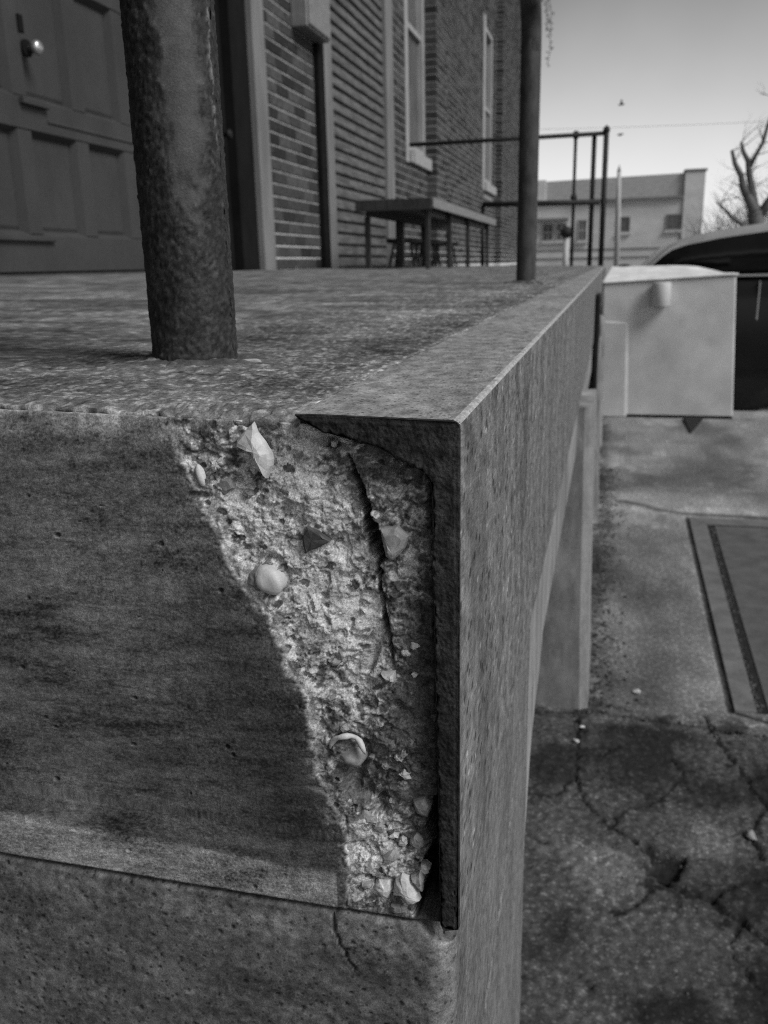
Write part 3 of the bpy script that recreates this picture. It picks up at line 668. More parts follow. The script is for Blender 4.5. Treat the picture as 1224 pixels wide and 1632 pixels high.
# steel channel along the edge
def build_channel():
    sec = [(-.0691, -.0003), (-.0690, .0003), (-.060, .0006), (-.0030, .0006), (-.0012, .0002), (-.0002, -.0009), (0.0, -.003),
           (0.0, -.08), (0.0, -.16), (0.0, -.2465), (-.0022, -.2480), (-.0070, -.2478), (-.0093, -.2455),
           (-.0097, -.18), (-.0108, -.118), (-.0116, -.060), (-.0116, -.031), (-.0125, -.0255), (-.0150, -.0215), (-.0195, -.0190), (-.0348, -.0118), (-.0575, -.0066), (-.0667, -.0024)]
    n = len(sec)
    ys = [-.0012, -.0006] + list(np.arange(.004, .5, .006)) + list(np.arange(.5, 2.5, .05)) + list(np.arange(2.5, 9.6, .4))
    mb = MB()
    rnd = np.random.RandomState(4)
    wob = np.cumsum(rnd.randn(len(ys), n) * .00006, 0); wob -= wob.mean(0)
    V = []
    sec0 = [(x, z + (.0085 * (1 - .3 * j / 12) if 9 <= j <= 12 else 0)) for j, (x, z) in enumerate(sec)]
    for i, y in enumerate(ys):
        for j, (x, z) in enumerate(sec):
            if 9 <= j <= 12: z = z + (sec0[j][1] - z) * math.exp(-max(y, 0) / .03) * rnd.uniform(.85, 1.1)
            k = .92 if i == 0 else 1
            dx = float(np.clip(rnd.randn() * .00012, -.0003, .0003)) if j in (3, 4, 5, 6) else 0
            cx, cz = (-.006 if x > -.02 else x), (-.01 if z > -.03 else z)
            px, pz = x, z
            if i == 0:                                  # small arris on the cut end
                px = x + (.0005 if j >= 12 or j < 2 else -.0005) * 1; pz = z + (-.0005 if 1 <= j <= 5 else .0003 if j >= 16 else 0)
            V.append((px + dx, y + (.0003 * rnd.randn() if i < 2 else 0), pz + dz(x) * (1 if z > -.03 else 0) + dx))
    F = []; MI = []
    for i in range(len(ys) - 1):
        for j in range(n):
            j2 = (j + 1) % n
            F.append((i * n + j, i * n + j2, (i + 1) * n + j2, (i + 1) * n + j))
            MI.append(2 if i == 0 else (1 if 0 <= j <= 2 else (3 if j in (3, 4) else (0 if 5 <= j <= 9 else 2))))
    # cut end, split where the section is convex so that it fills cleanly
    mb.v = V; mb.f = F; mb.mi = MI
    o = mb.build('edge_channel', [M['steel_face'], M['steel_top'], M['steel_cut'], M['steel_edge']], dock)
    # cut end
    gx = np.arange(-.0700, .0008, .00045); gz = np.arange(.0010, -.2500, -.0006)
    GX, GZ = np.meshgrid(gx, gz); x = GX * 1000; z = GZ * 1000
    sd = poly_sdf(x, z, [(p[0] * 1000, p[1] * 1000) for p in sec0])
    inner = sstep(-.6, -3.5, x) * sstep(-.8, -3, z)                     # only the edges buried in concrete are ragged
    sd2 = sd + inner * (1.5 * fbm(x / 5, z / 7, 4, 901) + .8 * fbm(x / 1.8, z / 2.0, 3, 902) + .4)
    sd2 = sd2 + sstep(-190, -240, z) * (-1.2 + 2.2 * fbm(x / 5, z / 5, 4, 905))
    keep = sd2 > -.15
    yy = -.0014 + .0040 * (1 - sstep(-.2, 1.6, sd2)) ** 2 + .0007 * fbm(x / 7, z / 9, 4, 903) + .00035 * fbm(x / 1.6, z / 1.8, 3, 904)
    yy = np.where(inner < .5, -.0010 + .0022 * (1 - sstep(-.1, .8, sd)) ** 2 + .0003 * fbm(x / 2, z / 2.5, 3, 904), yy)
    idx = -np.ones(keep.shape, int); idx[keep] = np.arange(keep.sum())
    V2 = np.stack([GX[keep], yy[keep], GZ[keep] + np.where(GZ[keep] > -.03, -S * GX[keep], 0)], -1)
    q = np.stack([idx[:-1, :-1], idx[1:, :-1], idx[1:, 1:], idx[:-1, 1:]], -1).reshape(-1, 4); q = q[(q >= 0).all(1)]
    me = bpy.data.meshes.new('cut_end'); me.from_pydata(V2.tolist(), [], q.tolist()); me.update(); me.materials.append(M['steel_cut'])
    me.polygons.foreach_set('use_smooth', [True] * len(me.polygons))
    link('cut_end', me, o)
    return o
build_channel()

# footing block below the slab: front face, rounded corner, side face up to the first opening
def build_block():
    cols = []                                            # (x, y, nx, ny)
    for x in np.concatenate([np.arange(-2.03, -.30, .05), np.arange(-.30, -.016, .0011)]): cols.append((x, 0.0005, 0, -1))
    for a in np.linspace(0, math.pi / 2, 12): cols.append((-.016 + .0125 * math.sin(a), .0005 + .0125 * (1 - math.cos(a)), math.sin(a), -math.cos(a)))
    for y in np.concatenate([np.arange(.014, .424, .0018), [.425]]): cols.append((-.0035, y, 1, 0))
    cols.append((-.05, .4255, 0, 1)); cols.append((-.4, .4255, 0, 1))
    rows = [(-.2432, .03), (-.2430, .006), (-.2433, .003), (-.2440, .0012), (-.2452, .0003)]
    z = -.2462
    while z > -.37: rows.append((z, 0)); z -= .0011
    while z > -D - .05: rows.append((z, 0)); z -= .004
    cols = np.array(cols); rows = np.array(rows)
    cx, _ = np.meshgrid(cols[:, 0], rows[:, 0]); cy, _ = np.meshgrid(cols[:, 1], rows[:, 0])
    nx, zz = np.meshgrid(cols[:, 2], rows[:, 0]); ny, ins = np.meshgrid(cols[:, 3], rows[:, 1])
    u = (cx + cy) * 1000; z = zz * 1000
    front = np.clip(-ny, 0, 1); right = np.clip(nx, 0, 1)
    h = .35 * fbm(u / 6, z / 5, 4, 400) + .6 * fbm(u / 40, z / 30, 3, 401)
    hr = .15 * fbm(u / 12, z / 12, 3, 402) + .5 * fbm(u / 60, z / 60, 2, 403)
    pc, pv = cells(u / 9, z / 9, 410)
    pit = (pv > .72) * (1 - sstep(.07, .14, pc)) * front
    h = h * front + hr * right - 1.2 * pit
    # a hair crack running down and a long split in the side face
    cd, cp = seg_dist(cx * 1000 + 1.2 * fbm(u / 6, z / 6, 3, 420), z, [(-62, -242), (-62.5, -252), (-60, -262), (-57, -270), (-52, -276)])
    ck = (1 - sstep(.3, 1, cd / .7)) * front; h -= 2.0 * ck
    cd2, _ = seg_dist(cy * 1000 + 3 * fbm(u / 20, z / 30, 3, 421), z, [(420, -262), (330, -330), (234, -398), (205, -402), (177, -406), (128, -413), (60, -430)])
    ck2 = (1 - sstep(.3, 1, cd2 / (2.6 + 1.5 * fbm(u / 25, z / 25, 2, 422)))) * right; h -= 10 * ck2
    nl = np.hypot(nx, ny) + 1e-9
    X = cx + nx * h / 1000 - nx * ins * 0; Y = cy + ny * h / 1000 + front * ins; X = X - right * np.minimum(ins, .006)
    # broken top corner beside the steel
    drop = sstep(-24, -2, cx * 1000) * (1 - sstep(0, 60, cy * 1000))
    edge = np.exp((z + 243) / 9.0)
    Zo = zz - edge * (.0150 * drop * (cy < .06) + .0006 * fbm(u / 6, z * 0, 4, 430))
    Y = Y + front * drop * edge * .004
    P = np.stack([X, Y, Zo], -1)
    t1 = fbm(u / 45, z / 22, 4, 440)
    f = .115 * (1 + .55 * t1 + .5 * fbm(u / 5, z / 4, 4, 441) + .3 * fbm(u / 1.6, z / 1.6, 2, 442))
    f *= 1 + .8 * blob(u, z, -95, -258, 38, 8) + .6 * blob(u, z, -190, -252, 60, 7) + .7 * blob(u, z, -30, -252, 26, 10)
    f *= 1 - .55 * pit - .6 * ck
    ac, av = cells(u / 5.5, z / 5.5, 450)
    f = np.where((av > .8) & (ac < .26) & (front > .5), f * (1.0 + 1.1 * (av - .9) * 10 * .5), f)
    fr = .15 * (1 + .22 * fbm(u / 26, z / 120, 3, 460) + .25 * fbm(u / 60, z / 90, 3, 461) + .30 * fbm(u / 9, z / 4, 3, 462))
    fr *= 1 - .85 * ck2  # shade inside the split painted in as a dark tone
    f = f * front + fr * right
    f = np.where(ins > .02, .03, f)
    return grid_mesh('footing_block', P, M['block'], dock, np.clip(f, .02, .4), True, flip=True)
build_block()

# beam under the steel, corbel at the first pier, piers, back wall
mb = MB(); mb.box(-.40, -.0035, .4262, 9.5, -.362, -.2425, .004)
mb.prism([(.4262, -.362), (.62, -.3622), (.585, -.386), (.52, -.402), (.47, -.43), (.4262, -.50)], 0, -.28, -.0035)
mb.build('beam', M['beam'], dock)
MB().box(-.75, -.65, .43, 9.5, -D, -.25).build('back_wall', M['wallback'], dock)
for k in range(5):
    y = 1.63 + 1.605 * k
    c = .014
    # a little wider at the foot, with a chamfer towards the road
    def ring(z, ex):
        x1 = .036 + ex
        return [(-.34, y, z), (x1 - .020, y, z), (x1, y + c, z), (x1, y + .30, z), (-.34, y + .30, z)]
    mb = MB(); vs = []
    zs = [(-D - .02, .013), (-.95, .011), (-.80, .006), (-.55, .001), (-.255, -.004)]
    for z, ex in zs: vs += ring(z, ex)
    fs = [tuple(range(5))[::-1], tuple(range(20, 25))]
    for i in range(4):
        for j in range(5): fs.append((i * 5 + j, i * 5 + (j + 1) % 5, i * 5 + 5 + (j + 1) % 5, i * 5 + 5 + j))
    mb.add(vs, fs); mb.build('pier', M['beam'], dock)

# rubble skirt at the first visible pier's foot
rb = MB(); rnd = random.Random(5)
def lump(mb, x, y, z, r, rnd):
    n = 5
    vs = [(x + r * rnd.uniform(.7, 1.2) * math.cos(2 * math.pi * i / n), y + r * rnd.uniform(.7, 1.2) * math.sin(2 * math.pi * i / n), z) for i in range(n)]
    vs += [(x + r * .5 * math.cos(2 * math.pi * i / n + .4), y + r * .5 * math.sin(2 * math.pi * i / n + .4), z + r * rnd.uniform(.5, 1.0)) for i in range(n)]
    fs = [(i, (i + 1) % n, (i + 1) % n + n, i + n) for i in range(n)] + [tuple(range(n, 2 * n))]
    mb.add(vs, fs)
for i in range(900):
    y = 1.66 + rnd.random() ** 1.2 * 2.6
    x = .052 + abs(rnd.gauss(0, .040)) * (1 if rnd.random() < .8 else 2)
    lump(rb, x, y, -D - .001, rnd.uniform(.002, .0075), rnd)
for i in range(420):
    lump(rb, rnd.uniform(-.10, .5), rnd.gauss(1.6, .035), -D - .004, rnd.uniform(.002, .007), rnd)
gx = [rnd.uniform(-.10, .62) for i in range(1500)]; gy = [rnd.uniform(.55, 1.6) for i in range(1500)]
gd = np.min([seg_dist(np.array(gx), np.array(gy), p)[0] - w_ for p, w_ in CRACKS], 0)
for i in range(1500):
    if gd[i] > .016: lump(rb, gx[i], gy[i], -D - .0030, rnd.uniform(.0012, .0038), rnd)
for i in range(420):
    q_ = rnd.random(); lump(rb, .446 + .040 * q_ + abs(rnd.gauss(0, .010)), 1.71 + 1.58 * q_, -D - .003, rnd.uniform(.003, .008), rnd)
tag(rb.build('grit', M['gravel']), 'loose grit and small gravel lying along the dock piers and on the broken pavement', 'gravel', kind='stuff')
for i, (x, y, r_, lab) in enumerate([(.168, 1.745, .011, 'pale stone on the slab past the dark joint, nearest the drain cover'),
                                    (.027, 1.475, .008, 'small pale stone beside the crack near the foot of the pier'),
                                    (.038, 1.545, .007, 'tiny white stone right by the pier corner on dark grit'),
                                    (.36, 1.20, .014, 'grey stone lying by the dark patch at the right edge')]):
    tag(stone('stone', (x, y, -D + r_ * .35), r_, r_ * .8, r_ * .6, M['pebble'] if i < 3 else M['pebble_grey'], None, seed=60 + i, cuts=3), lab, 'stone', 'loose stones on the pavement')

# ------------------------------------------------------------------ steel drain cover in the pavement
dc = thing('drain_cover', (.7, 2.5, -D), 'flat steel drain cover with a gritty slot around its inner plate', 'drain cover')
mb = MB()
mb.add([(.396, 1.70, -.998), (.446, 1.70, -.998), (.486, 3.30, -.998), (.424, 3.395, -.998),
        (.396, 1.70, -1.03), (.446, 1.70, -1.03), (.486, 3.30, -1.03), (.424, 3.395, -1.03)],
       [(0, 1, 2, 3), (0, 4, 5, 1), (1, 5, 6, 2), (2, 6, 7, 3), (3, 7, 4, 0)])
mb.build('frame_side', M['drain_frame'], dc)
MB().add([(.4245, 3.396, -.9975), (.4865, 3.301, -.9975), (1.5, 3.335, -.9975), (1.5, 3.43, -.9975),
          (.4245, 3.396, -1.03), (.4865, 3.301, -1.03), (1.5, 3.335, -1.03), (1.5, 3.43, -1.03)],
         [(0, 1, 2, 3), (0, 4, 5, 1), (1, 5, 6, 2), (2, 6, 7, 3), (3, 7, 4, 0)]).build('frame_end', M['drain_frame'], dc)
MB().add([(.474, 1.70, -.998), (1.5, 1.70, -.998), (1.5, 3.315, -.998), (.514, 3.285, -.998),
          (.474, 1.70, -1.03), (1.5, 1.70, -1.03), (1.5, 3.315, -1.03), (.514, 3.285, -1.03)],
         [(0, 1, 2, 3), (0, 4, 5, 1), (1, 5, 6, 2), (2, 6, 7, 3), (3, 7, 4, 0)]).build('inner_plate', M['plate'], dc)

# ------------------------------------------------------------------ pipe railing on the dock
pr = thing('pipe_railing', (-.18, 1.1, dz(-.18)), 'rusty painted pipe railing with a thick pitted post close by', 'railing')
RP = .0254
def build_post(x, y, name, hi=True):
    zb = dz(x) - .004; ztop = .598
    nth = 200 if hi else 40
    zs = np.concatenate([np.arange(zb, .32, .0011), np.arange(.32, ztop + .001, .01)]) if hi else np.arange(zb, ztop + .001, .01)
    th = np.linspace(0, 2 * np.pi, nth + 1)
    T, Z = np.meshgrid(th, zs)
    u = T * 25.4; v = Z * 1000
    # patch of sound paint high on the right, rust scale elsewhere (T = 0 faces +X)
    Tw = (T + np.pi) % (2 * np.pi) - np.pi
    paint = sstep(-.15, .25, .85 * np.exp(-((Tw + .95) / .42) ** 2) * sstep(75, 130, v + 22 * fbm(u / 12, v / 18, 3, 505)) - .28 + .45 * fbm(u / 9, v / 14, 4, 501)) * (v > 40)
    rust = 1 - paint
    seam = 0
    d1 = fbm(u / 3.0 + 0, v / 3.2, 4, 510); d2 = ridged(u / 6, v / 6, 3, 511)
    c, cv = cells(u / 4.0, v / 4.0, 512)
    flake = fbm(u / 4.5, v / 4.5, 4, 516); scale_ = sstep(-.05, .12, flake + .5 * fbm(u / 13, v / 15, 3, 517))     # rust scale with stepped edges
    pk, pkv = cells(u / 2.4, v / 2.4, 518)
    h = rust * (.45 * fbm(u / 9, v / 9, 3, 514) + .38 * scale_ + .22 * d1 - .45 * (pkv > .7) * (1 - sstep(.15, .35, pk)) + .5 * (cv > .85) * (1 - sstep(.2, .35, c)) * sstep(60, 120, v)) + .05 * fbm(u / 20, v / 20, 2, 513)
    h -= paint * .15
    f = rust * .021 * (1 + .5 * (scale_ - .5) - .5 * (pkv > .7) * (1 - sstep(.15, .35, pk)) + .8 * d1 + .5 * fbm(u / 14, v / 22, 4, 520)) + paint * .058 * (1 + .22 * fbm(u / 12, v / 26, 4, 521))
    f *= 1 + .9 * sstep(40, 0, v) * (.5 + fbm(u / 8, v / 8, 3, 530))
    f = np.where(rust > .5, f * (1 + .8 * sstep(.25, .5, fbm(u / 5, v / 5, 3, 531))), f)
    # torn paint edge, pale primer showing, along the right side
    prim = np.exp(-((Tw + .16 + .10 * fbm(v / 12, v * 0, 3, 540)) / .055) ** 2) * sstep(110, 150, v) * (1 - sstep(290, 320, v))
    f = f + .13 * prim * (fbm(u / 4, v / 7, 3, 541) > -.1); h += .3 * prim
    Rr = RP + h / 1000 * (1 if hi else .8)
    P = np.stack([x + Rr * np.cos(T), y + Rr * np.sin(T), Z], -1)
    return grid_mesh(name, P, M['pipe'] if hi else M['pipe_far'], pr, np.clip(f, .008, .3), True)
P1 = (-.1918, .1612); P2 = (-.1652, 2.078)
build_post(*P1, 'post'); build_post(*P2, 'post', False)
# elbows and the top rail
def arc_pts(p, sgn):
    out = [(p[0], p[1], .56)]
    for i in range(9):
        a = R(90 * i / 8); out.append((p[0], p[1] + sgn * .075 * (1 - math.cos(a)), .598 + .075 * math.sin(a)))
    return out
a1 = arc_pts(P1, 1); a2 = arc_pts(P2, -1)
MB().tube(a1, .0254, 24).build('elbow', M['pipe_far'], pr, True); MB().tube(a2, .0254, 24).build('elbow', M['pipe_far'], pr, True)
MB().tube([a1[-1], a2[-1]], RP, 24).build('top_rail', M['pipe_far'], pr, True)
# grout mounds at the post feet
def mound(p, r0, r1, hgt, seed):
    th = np.linspace(0, 2 * np.pi, 121); rr = np.linspace(0, 1, 26)
    T, Q = np.meshgrid(th, rr)
    jag = 1 + .35 * fbm(np.cos(T) * 2.2, np.sin(T) * 2.2, 4, seed)
    rad = r0 + (r1 * jag - r0) * Q
    X = p[0] + rad * np.cos(T) * (1 + .25 * Q); Y = p[1] + rad * np.sin(T)
    Zz = dz(X) + (hgt * (1 - Q) ** 1.4) + .0030 * fbm(X * 70, Y * 70, 4, seed + 5) * (1 - Q ** 4) - .002 * Q ** 3 + .0012
    tone = .075 * (1 + .5 * fbm(X * 60, Y * 60, 4, seed + 7)) * (1 + 2.4 * sstep(.30, .5, fbm(X * 42, Y * 110, 4, seed + 9)))
    return grid_mesh('grout_collar', np.stack([X, Y, Zz], -1), M['slab'], pr, np.clip(tone, .03, .45), True)
mound(P1, RP - .003, .043, .0036, 601); mound(P2, RP - .002, .05, .008, 650)
stone('grout_chip', (P1[0] + .035, P1[1] - .004, dz(P1[0]) + .001), .010, .009, .0022, M['stone_sill'], pr, seed=71, cuts=5)

# ------------------------------------------------------------------ end railing across the dock
er = thing('end_railing', (-.05, 9.06, 0), 'thin dark pipe railing crossing the far end of the dock', 'railing')
MB().tube([(-2.02, 9.06, 1.243), (-.08, 9.06, 1.248)], .021, 12).build('rail', M['rail_far'], er, True)
MB().tube([(-1.26, 9.06, .634), (-.09, 9.06, .617)], .027, 12).build('rail', M['rail_far'], er, True)
for x, z1, r_ in ((-.052, 1.255, .026), (-.165, 1.24, .023), (-.345, 1.24, .016), (-1.26, .63, .02)):
    MB().tube([(x, 9.06 + (.0 if x > -.1 else .03), dz(x) - .02), (x - .002, 9.06 + (.0 if x > -.1 else .03), z1)], r_, 12).build('post', M['rail_far'], er, True)
mb = MB(); mb.tube([(-.054, 9.06, 1.256), (-.054, 9.06, 1.275), (-.054, 9.06, 1.30), (-.054, 9.06, 1.32)], [.030, .036, .028, .006], 12)
mb.build('post_cap', M['rail_far'], er, True)
for x, z in ((-.345, 1.252), (-.345, .67), (-.05, .63)):
    MB().tube([(x, 9.085, z - .035), (x, 9.085, z), (x, 9.085, z + .035)], [.026, .036, .022], 10).build('pipe_fitting', M['rail_far'], er, True)

# ------------------------------------------------------------------ brick building
W = -2.03
bld = thing('brick_building', (W, 8, 0), 'long dark brick warehouse with painted doors slatted shutter and tall windows', 'building')
H = 6.0
BH, BL, MJ = .0755, .215, .011
def brick_mesh(name, l, h, d, j=0):
    rnd = random.Random(j); c = .004
    mb = MB()
    q = [(0, 0), (l, 0), (l, h), (0, h)]
    back = [(-d, y, z) for y, z in q]
    mid = [(-c, y + rnd.uniform(-.001, .001), z + rnd.uniform(-.001, .001)) for y, z in q]
    fr = [(rnd.uniform(-.0015, .001), min(max(y, c), l - c), min(max(z, c), h - c)) for y, z in q]
    mb.add(back + mid + fr, [(i, (i + 1) % 4, (i + 1) % 4 + 4, i + 4) for i in range(4)] + [(i + 4, (i + 1) % 4 + 4, (i + 1) % 4 + 8, i + 8) for i in range(4)] + [(8, 9, 10, 11), (0, 3, 2, 1)])
    return mb
_bmesh = {}
def brick_data(l, d):
    key = (round(l, 3), round(d, 3), random.randint(0, 3))
    if key not in _bmesh:
        o = brick_mesh('brick', l, BH - MJ, d, len(_bmesh)).build('brick', M['brick'])
        _bmesh[key] = o.data; bpy.data.objects.remove(o)
    return _bmesh[key]
stuff = MB(); nbr = [0]
def lay(y0, y1, z0, z1, front=W, depth=.02, single=False):
    n = int((z1 - z0) / BH)
    for c in range(n):
        z = z0 + c * BH + .004
        y = y0 + (0 if c % 2 == 0 else -BL / 2)
        while y < y1 - .02:
            a = max(y, y0); b = min(y + BL - MJ, y1)
            if b - a > .03:
                if single and nbr[0] < 296:
                    o = bpy.data.objects.new('brick', brick_data(b - a, depth)); COL.objects.link(o)
                    o.parent = bld; o.location = Vector((front, a, z)) - bld.location; nbr[0] += 1
                else:
                    m_ = brick_mesh('b', b - a, BH - MJ, depth, random.randint(0, 9999))
                    stuff.add([(p[0] + front, p[1] + a, p[2] + z) for p in m_.v], m_.f)
            y += BL
ZB = .044
lay(5.065, 6.03, ZB, 1.95, single=True)
lay(8.36, 9.04, ZB, 2.5, single=True)
lay(9.04, 10.05, ZB, 1.05, single=True)
lay(5.065, 6.03, ZB + 25 * BH, H); lay(8.36, 9.04, ZB + 32 * BH, H); lay(9.04, 10.05, 3.66, H)
lay(10.05, 10.72, ZB, H, W + .11, .13)
lay(10.72, 14.70, ZB, H)
lay(14.70, 15.85, ZB, 1.17); lay(14.70, 15.85, 3.72, H)
lay(15.85, 16.2, ZB, H)
lay(16.2, 17.9, ZB, H, W + .11, .13)
lay(17.9, 22.6, ZB, H)
tag(stuff.build('brickwork', M['brick'], bld, recalc=False), kind='stuff')
# mortar bed behind the bricks, solid wall behind that
mb = MB()
for a, b, z0, z1 in ((5.063, 6.032, 0, H), (8.358, 9.042, 0, H), (9.042, 10.05, 0, 1.05), (9.042, 10.05, 3.65, H), (10.05, 10.718, 0, H), (10.718, 14.70, 0, H),
                     (14.70, 15.85, 0, 1.17), (14.70, 15.85, 3.71, H), (15.85, 16.20, 0, H), (16.2, 17.898, 0, H), (17.898, 22.6, 0, H)):
    pj = .11 if a in (10.05, 16.2) else 0
    mb.box(W - .06, W - .006 + pj, a + .002, b - .002, z0, z1)
mb.build('mortar_bed', M['mortar'], bld)
mb = MB(); mb.box(W - .40, W - .30, -4, 22.6, -D, H + .4); mb.box(W - .30, W - .065, 22.5, 22.599, -D, H + .4); mb.box(-9, W - .401, 22.5, 22.6, -D, H + .4); mb.box(-9, -8.9, -4, 22.5, -D, H + .4)
mb.build('wall', M['wallback'], bld)
MB().box(-9, W + .55, -4, 22.9, H + .4, H + .55).build('roof', M['wallback'], bld)
MB().box(W - .30, W + .004, -4, 6.0, 2.7, H).build('upper_wall', M['wallback'], bld)
MB().box(W - .30, W + .004, 6.03, 8.358, 2.78, H).build('upper_wall', M['wallback'], bld)
# trims
MB().box(W - .05, W + .018, 4.875, 5.06, .04, 2.7, .004).build('trim_board', M['trim'], bld)
MB().box(W - .10, W + .034, 6.034, 6.168, .045, 2.78, .003).build('shutter_post', M['gap'], bld)
MB().box(W - .10, W + .032, 6.17, 6.36, .04, 2.78, .004).build('trim_board', M['trim'], bld)
MB().box(W - .05, W + .02, 8.08, 8.35, .30, 2.78, .004).build('trim_board', M['trim'], bld)
MB().box(W - .10, W - .01, 8.08, 8.35, .0, .30, .004).build('trim_board', M['wallback'], bld)
# slatted shutter
for i in range(31):
    z = .05 + i * .088
    MB().prism([(W - .06, z), (W - .012, z + .002), (W - .006, z + .012), (W - .022, z + .074), (W - .034, z + .084), (W - .06, z + .086)], 1, 6.362, 8.078).build('slat', M['slat'], bld)
MB().box(W - .10, W - .062, 6.36, 8.08, 0, 2.78).build('shutter_backing', M['gap'], bld)
# windows
def window(y0, y1, z0, z1, sill, glass):
    f = MB(); t = .16
    f.box(W - .13, W - .03, y0, y0 + .10, z0, z1, .004); f.box(W - .13, W - .03, y1 - .07, y1, z0, z1, .004)
    f.box(W - .13, W - .03, y0 + .101, y1 - .071, z0, z0 + .08, .004); f.box(W - .13, W - .03, y0 + .101, y1 - .071, z1 - .08, z1, .004)
    f.box(W - .12, W - .05, y0 + .101, y1 - .071, (z0 + z1) / 2 - .03, (z0 + z1) / 2 + .03, .004)
    fo = f.build('window', M['win_frame'], bld)
    MB().box(W - .10, W - .09, y0 + .09, y1 - .06, z0 + .07, (z0 + z1) / 2 - .02).build('pane', glass, fo)
    MB().box(W - .115, W - .105, y0 + .09, y1 - .06, (z0 + z1) / 2 + .02, z1 - .07).build('pane', glass, fo)
    MB().box(W - .13, W + .05, y0 - .02, y1 + .12, z0 - sill, z0 - .002, .006).build('sill', M['stone_sill'], fo)
    MB().box(W - .29, W - .131, y0 - .05, y1 + .05, z0 - .1, z1 + .1).build('blind', M['gap'], fo)
window(9.045, 10.045, 1.20, 3.65, .13, M['glass_pale'])
window(14.72, 15.84, 1.33, 3.70, .14, M['glass_pale'])
MB().box(W - .02, W + .012, 8.92, 9.043, 1.07, 3.7, .004).build('trim_board', M['win_frame'], bld)
MB().box(W - .02, W + .012, 14.50, 14.715, 1.20, 3.75, .004).build('trim_board', M['win_frame'], bld)
# panelled door
dr = MB()
def dbox(y0, y1, z0, z1, x1=W): dr.box(W - .05, x1, y0, y1, z0, z1, .003)
dY = [(1.18, 1.50), (1.58, 1.88), (1.96, 2.25), (2.33, 2.605), (2.685, 2.975), (3.06, 3.335), (3.42, 3.70)]
ZR = [(.062, .196), (.562, .672), (1.115, 1.225), (1.66, 1.80), (2.25, 2.40)]
for z0, z1 in ZR: dbox(1.0, 3.80, z0, z1)
st = [1.0] + [v for p in dY for v in p] + [3.80]
for i in range(0, len(st), 2):
    for k in range(4): dbox(st[i], st[i + 1], ZR[k][1] + .001, ZR[k + 1][0] - .001, W - .0015)
door = dr.build('panelled_door', M['door'], bld)
for y0, y1 in dY:
    for k in range(4):
        z0, z1 = ZR[k][1], ZR[k + 1][0]
        p = MB(); a = .016
        q = [(y0, z0), (y1, z0), (y1, z1), (y0, z1)]; qi = [(y0 + a, z0 + a), (y1 - a, z0 + a), (y1 - a, z1 - a), (y0 + a, z1 - a)]
        p.add([(W - .004, y, z) for y, z in q] + [(W - .034, y, z) for y, z in qi] + [(W - .028, y + (a if y < (y0 + y1) / 2 else -a) * .9, z + (a if z < (z0 + z1) / 2 else -a) * .9) for y, z in qi],
              [(i, (i + 1) % 4, (i + 1) % 4 + 4, i + 4) for i in range(4)] + [(i + 4, (i + 1) % 4 + 4, (i + 1) % 4 + 8, i + 8) for i in range(4)] + [(8, 9, 10, 11)])
        p.build('panel', M['door'], door)
MB().box(W - .02, W + .022, 2.63, 2.785, .645, .668, .003).build('ledge', M['door'], door)
MB().box(W - .02, W + .018, 1.0, 2.735, .172, .190, .003).build('ledge', M['door'], door)
MB().box(W - .02, W + .006, 2.79, 3.8, .600, .612, .002).build('moulding', M['door'], door)
kn = MB(); kn.tube([(W - .002, 2.716, .84), (W + .02, 2.716, .84), (W + .028, 2.716, .84), (W + .045, 2.716, .84), (W + .056, 2.716, .84), (W + .060, 2.716, .84)], [.009, .009, .02, .026, .02, .004], 16)
kn.build('door_knob', M['knob'], door, True)
MB().tube([(W - .003, 2.712, .84), (W + .006, 2.712, .84)], .03, 16).build('knob_rose', M['door_dark'], door)
MB().box(W - .003, W + .008, 2.676, 2.704, .885, .945, .003).build('lock_plate', M['door_dark'], door)
MB().box(W - .12, W - .012, -4, 3.8, .0, .0585).build('threshold', M['wallback'], bld)
MB().box(W - .28, W - .02, -4, .999, .06, 2.7).build('side_panel', M['door_dark'], bld)
MB().box(W - .11, W - .056, 1.0, 3.80, .0, 2.7).build('door_backing', M['gap'], bld)
# dark flush door beside it
dd = MB().box(W - .13, W - .075, 3.92, 4.62, .05, 2.68, .003).build('dark_door', M['door_dark'], bld)
MB().tube([(W - .076, 4.53, .78), (W - .04, 4.53, .78), (W - .03, 4.53, .78), (W - .012, 4.53, .78), (W - .006, 4.53, .78)], [.01, .01, .026, .028, .012], 14).build('door_knob', M['black_steel'], dd, True)
MB().box(W - .12, W + .002, 3.802, 3.915, .04, 2.7, .004).build('door_jamb', M['door_dark'], bld)
MB().box(W - .12, W - .02, 4.63, 4.873, .04, 2.7, .004).build('door_jamb', M['door_dark'], bld)

# meter box on the wall
mx = thing('meter_box', (W, 5.85, 1.55), 'grey metal meter box fixed high on the brickwork beside the shutter', 'meter box')
MB().box(W - .004, W + .11, 5.60, 6.08, 1.555, 2.15, .008).build('body', M['meter'], mx)
MB().box(W + .1105, W + .122, 5.615, 6.065, 1.57, 2.135, .004).build('cover', M['meter'], mx)
MB().tube([(W + .03, 5.84, 2.15), (W + .03, 5.84, 2.6)], .02, 10).build('conduit', M['meter'], mx)

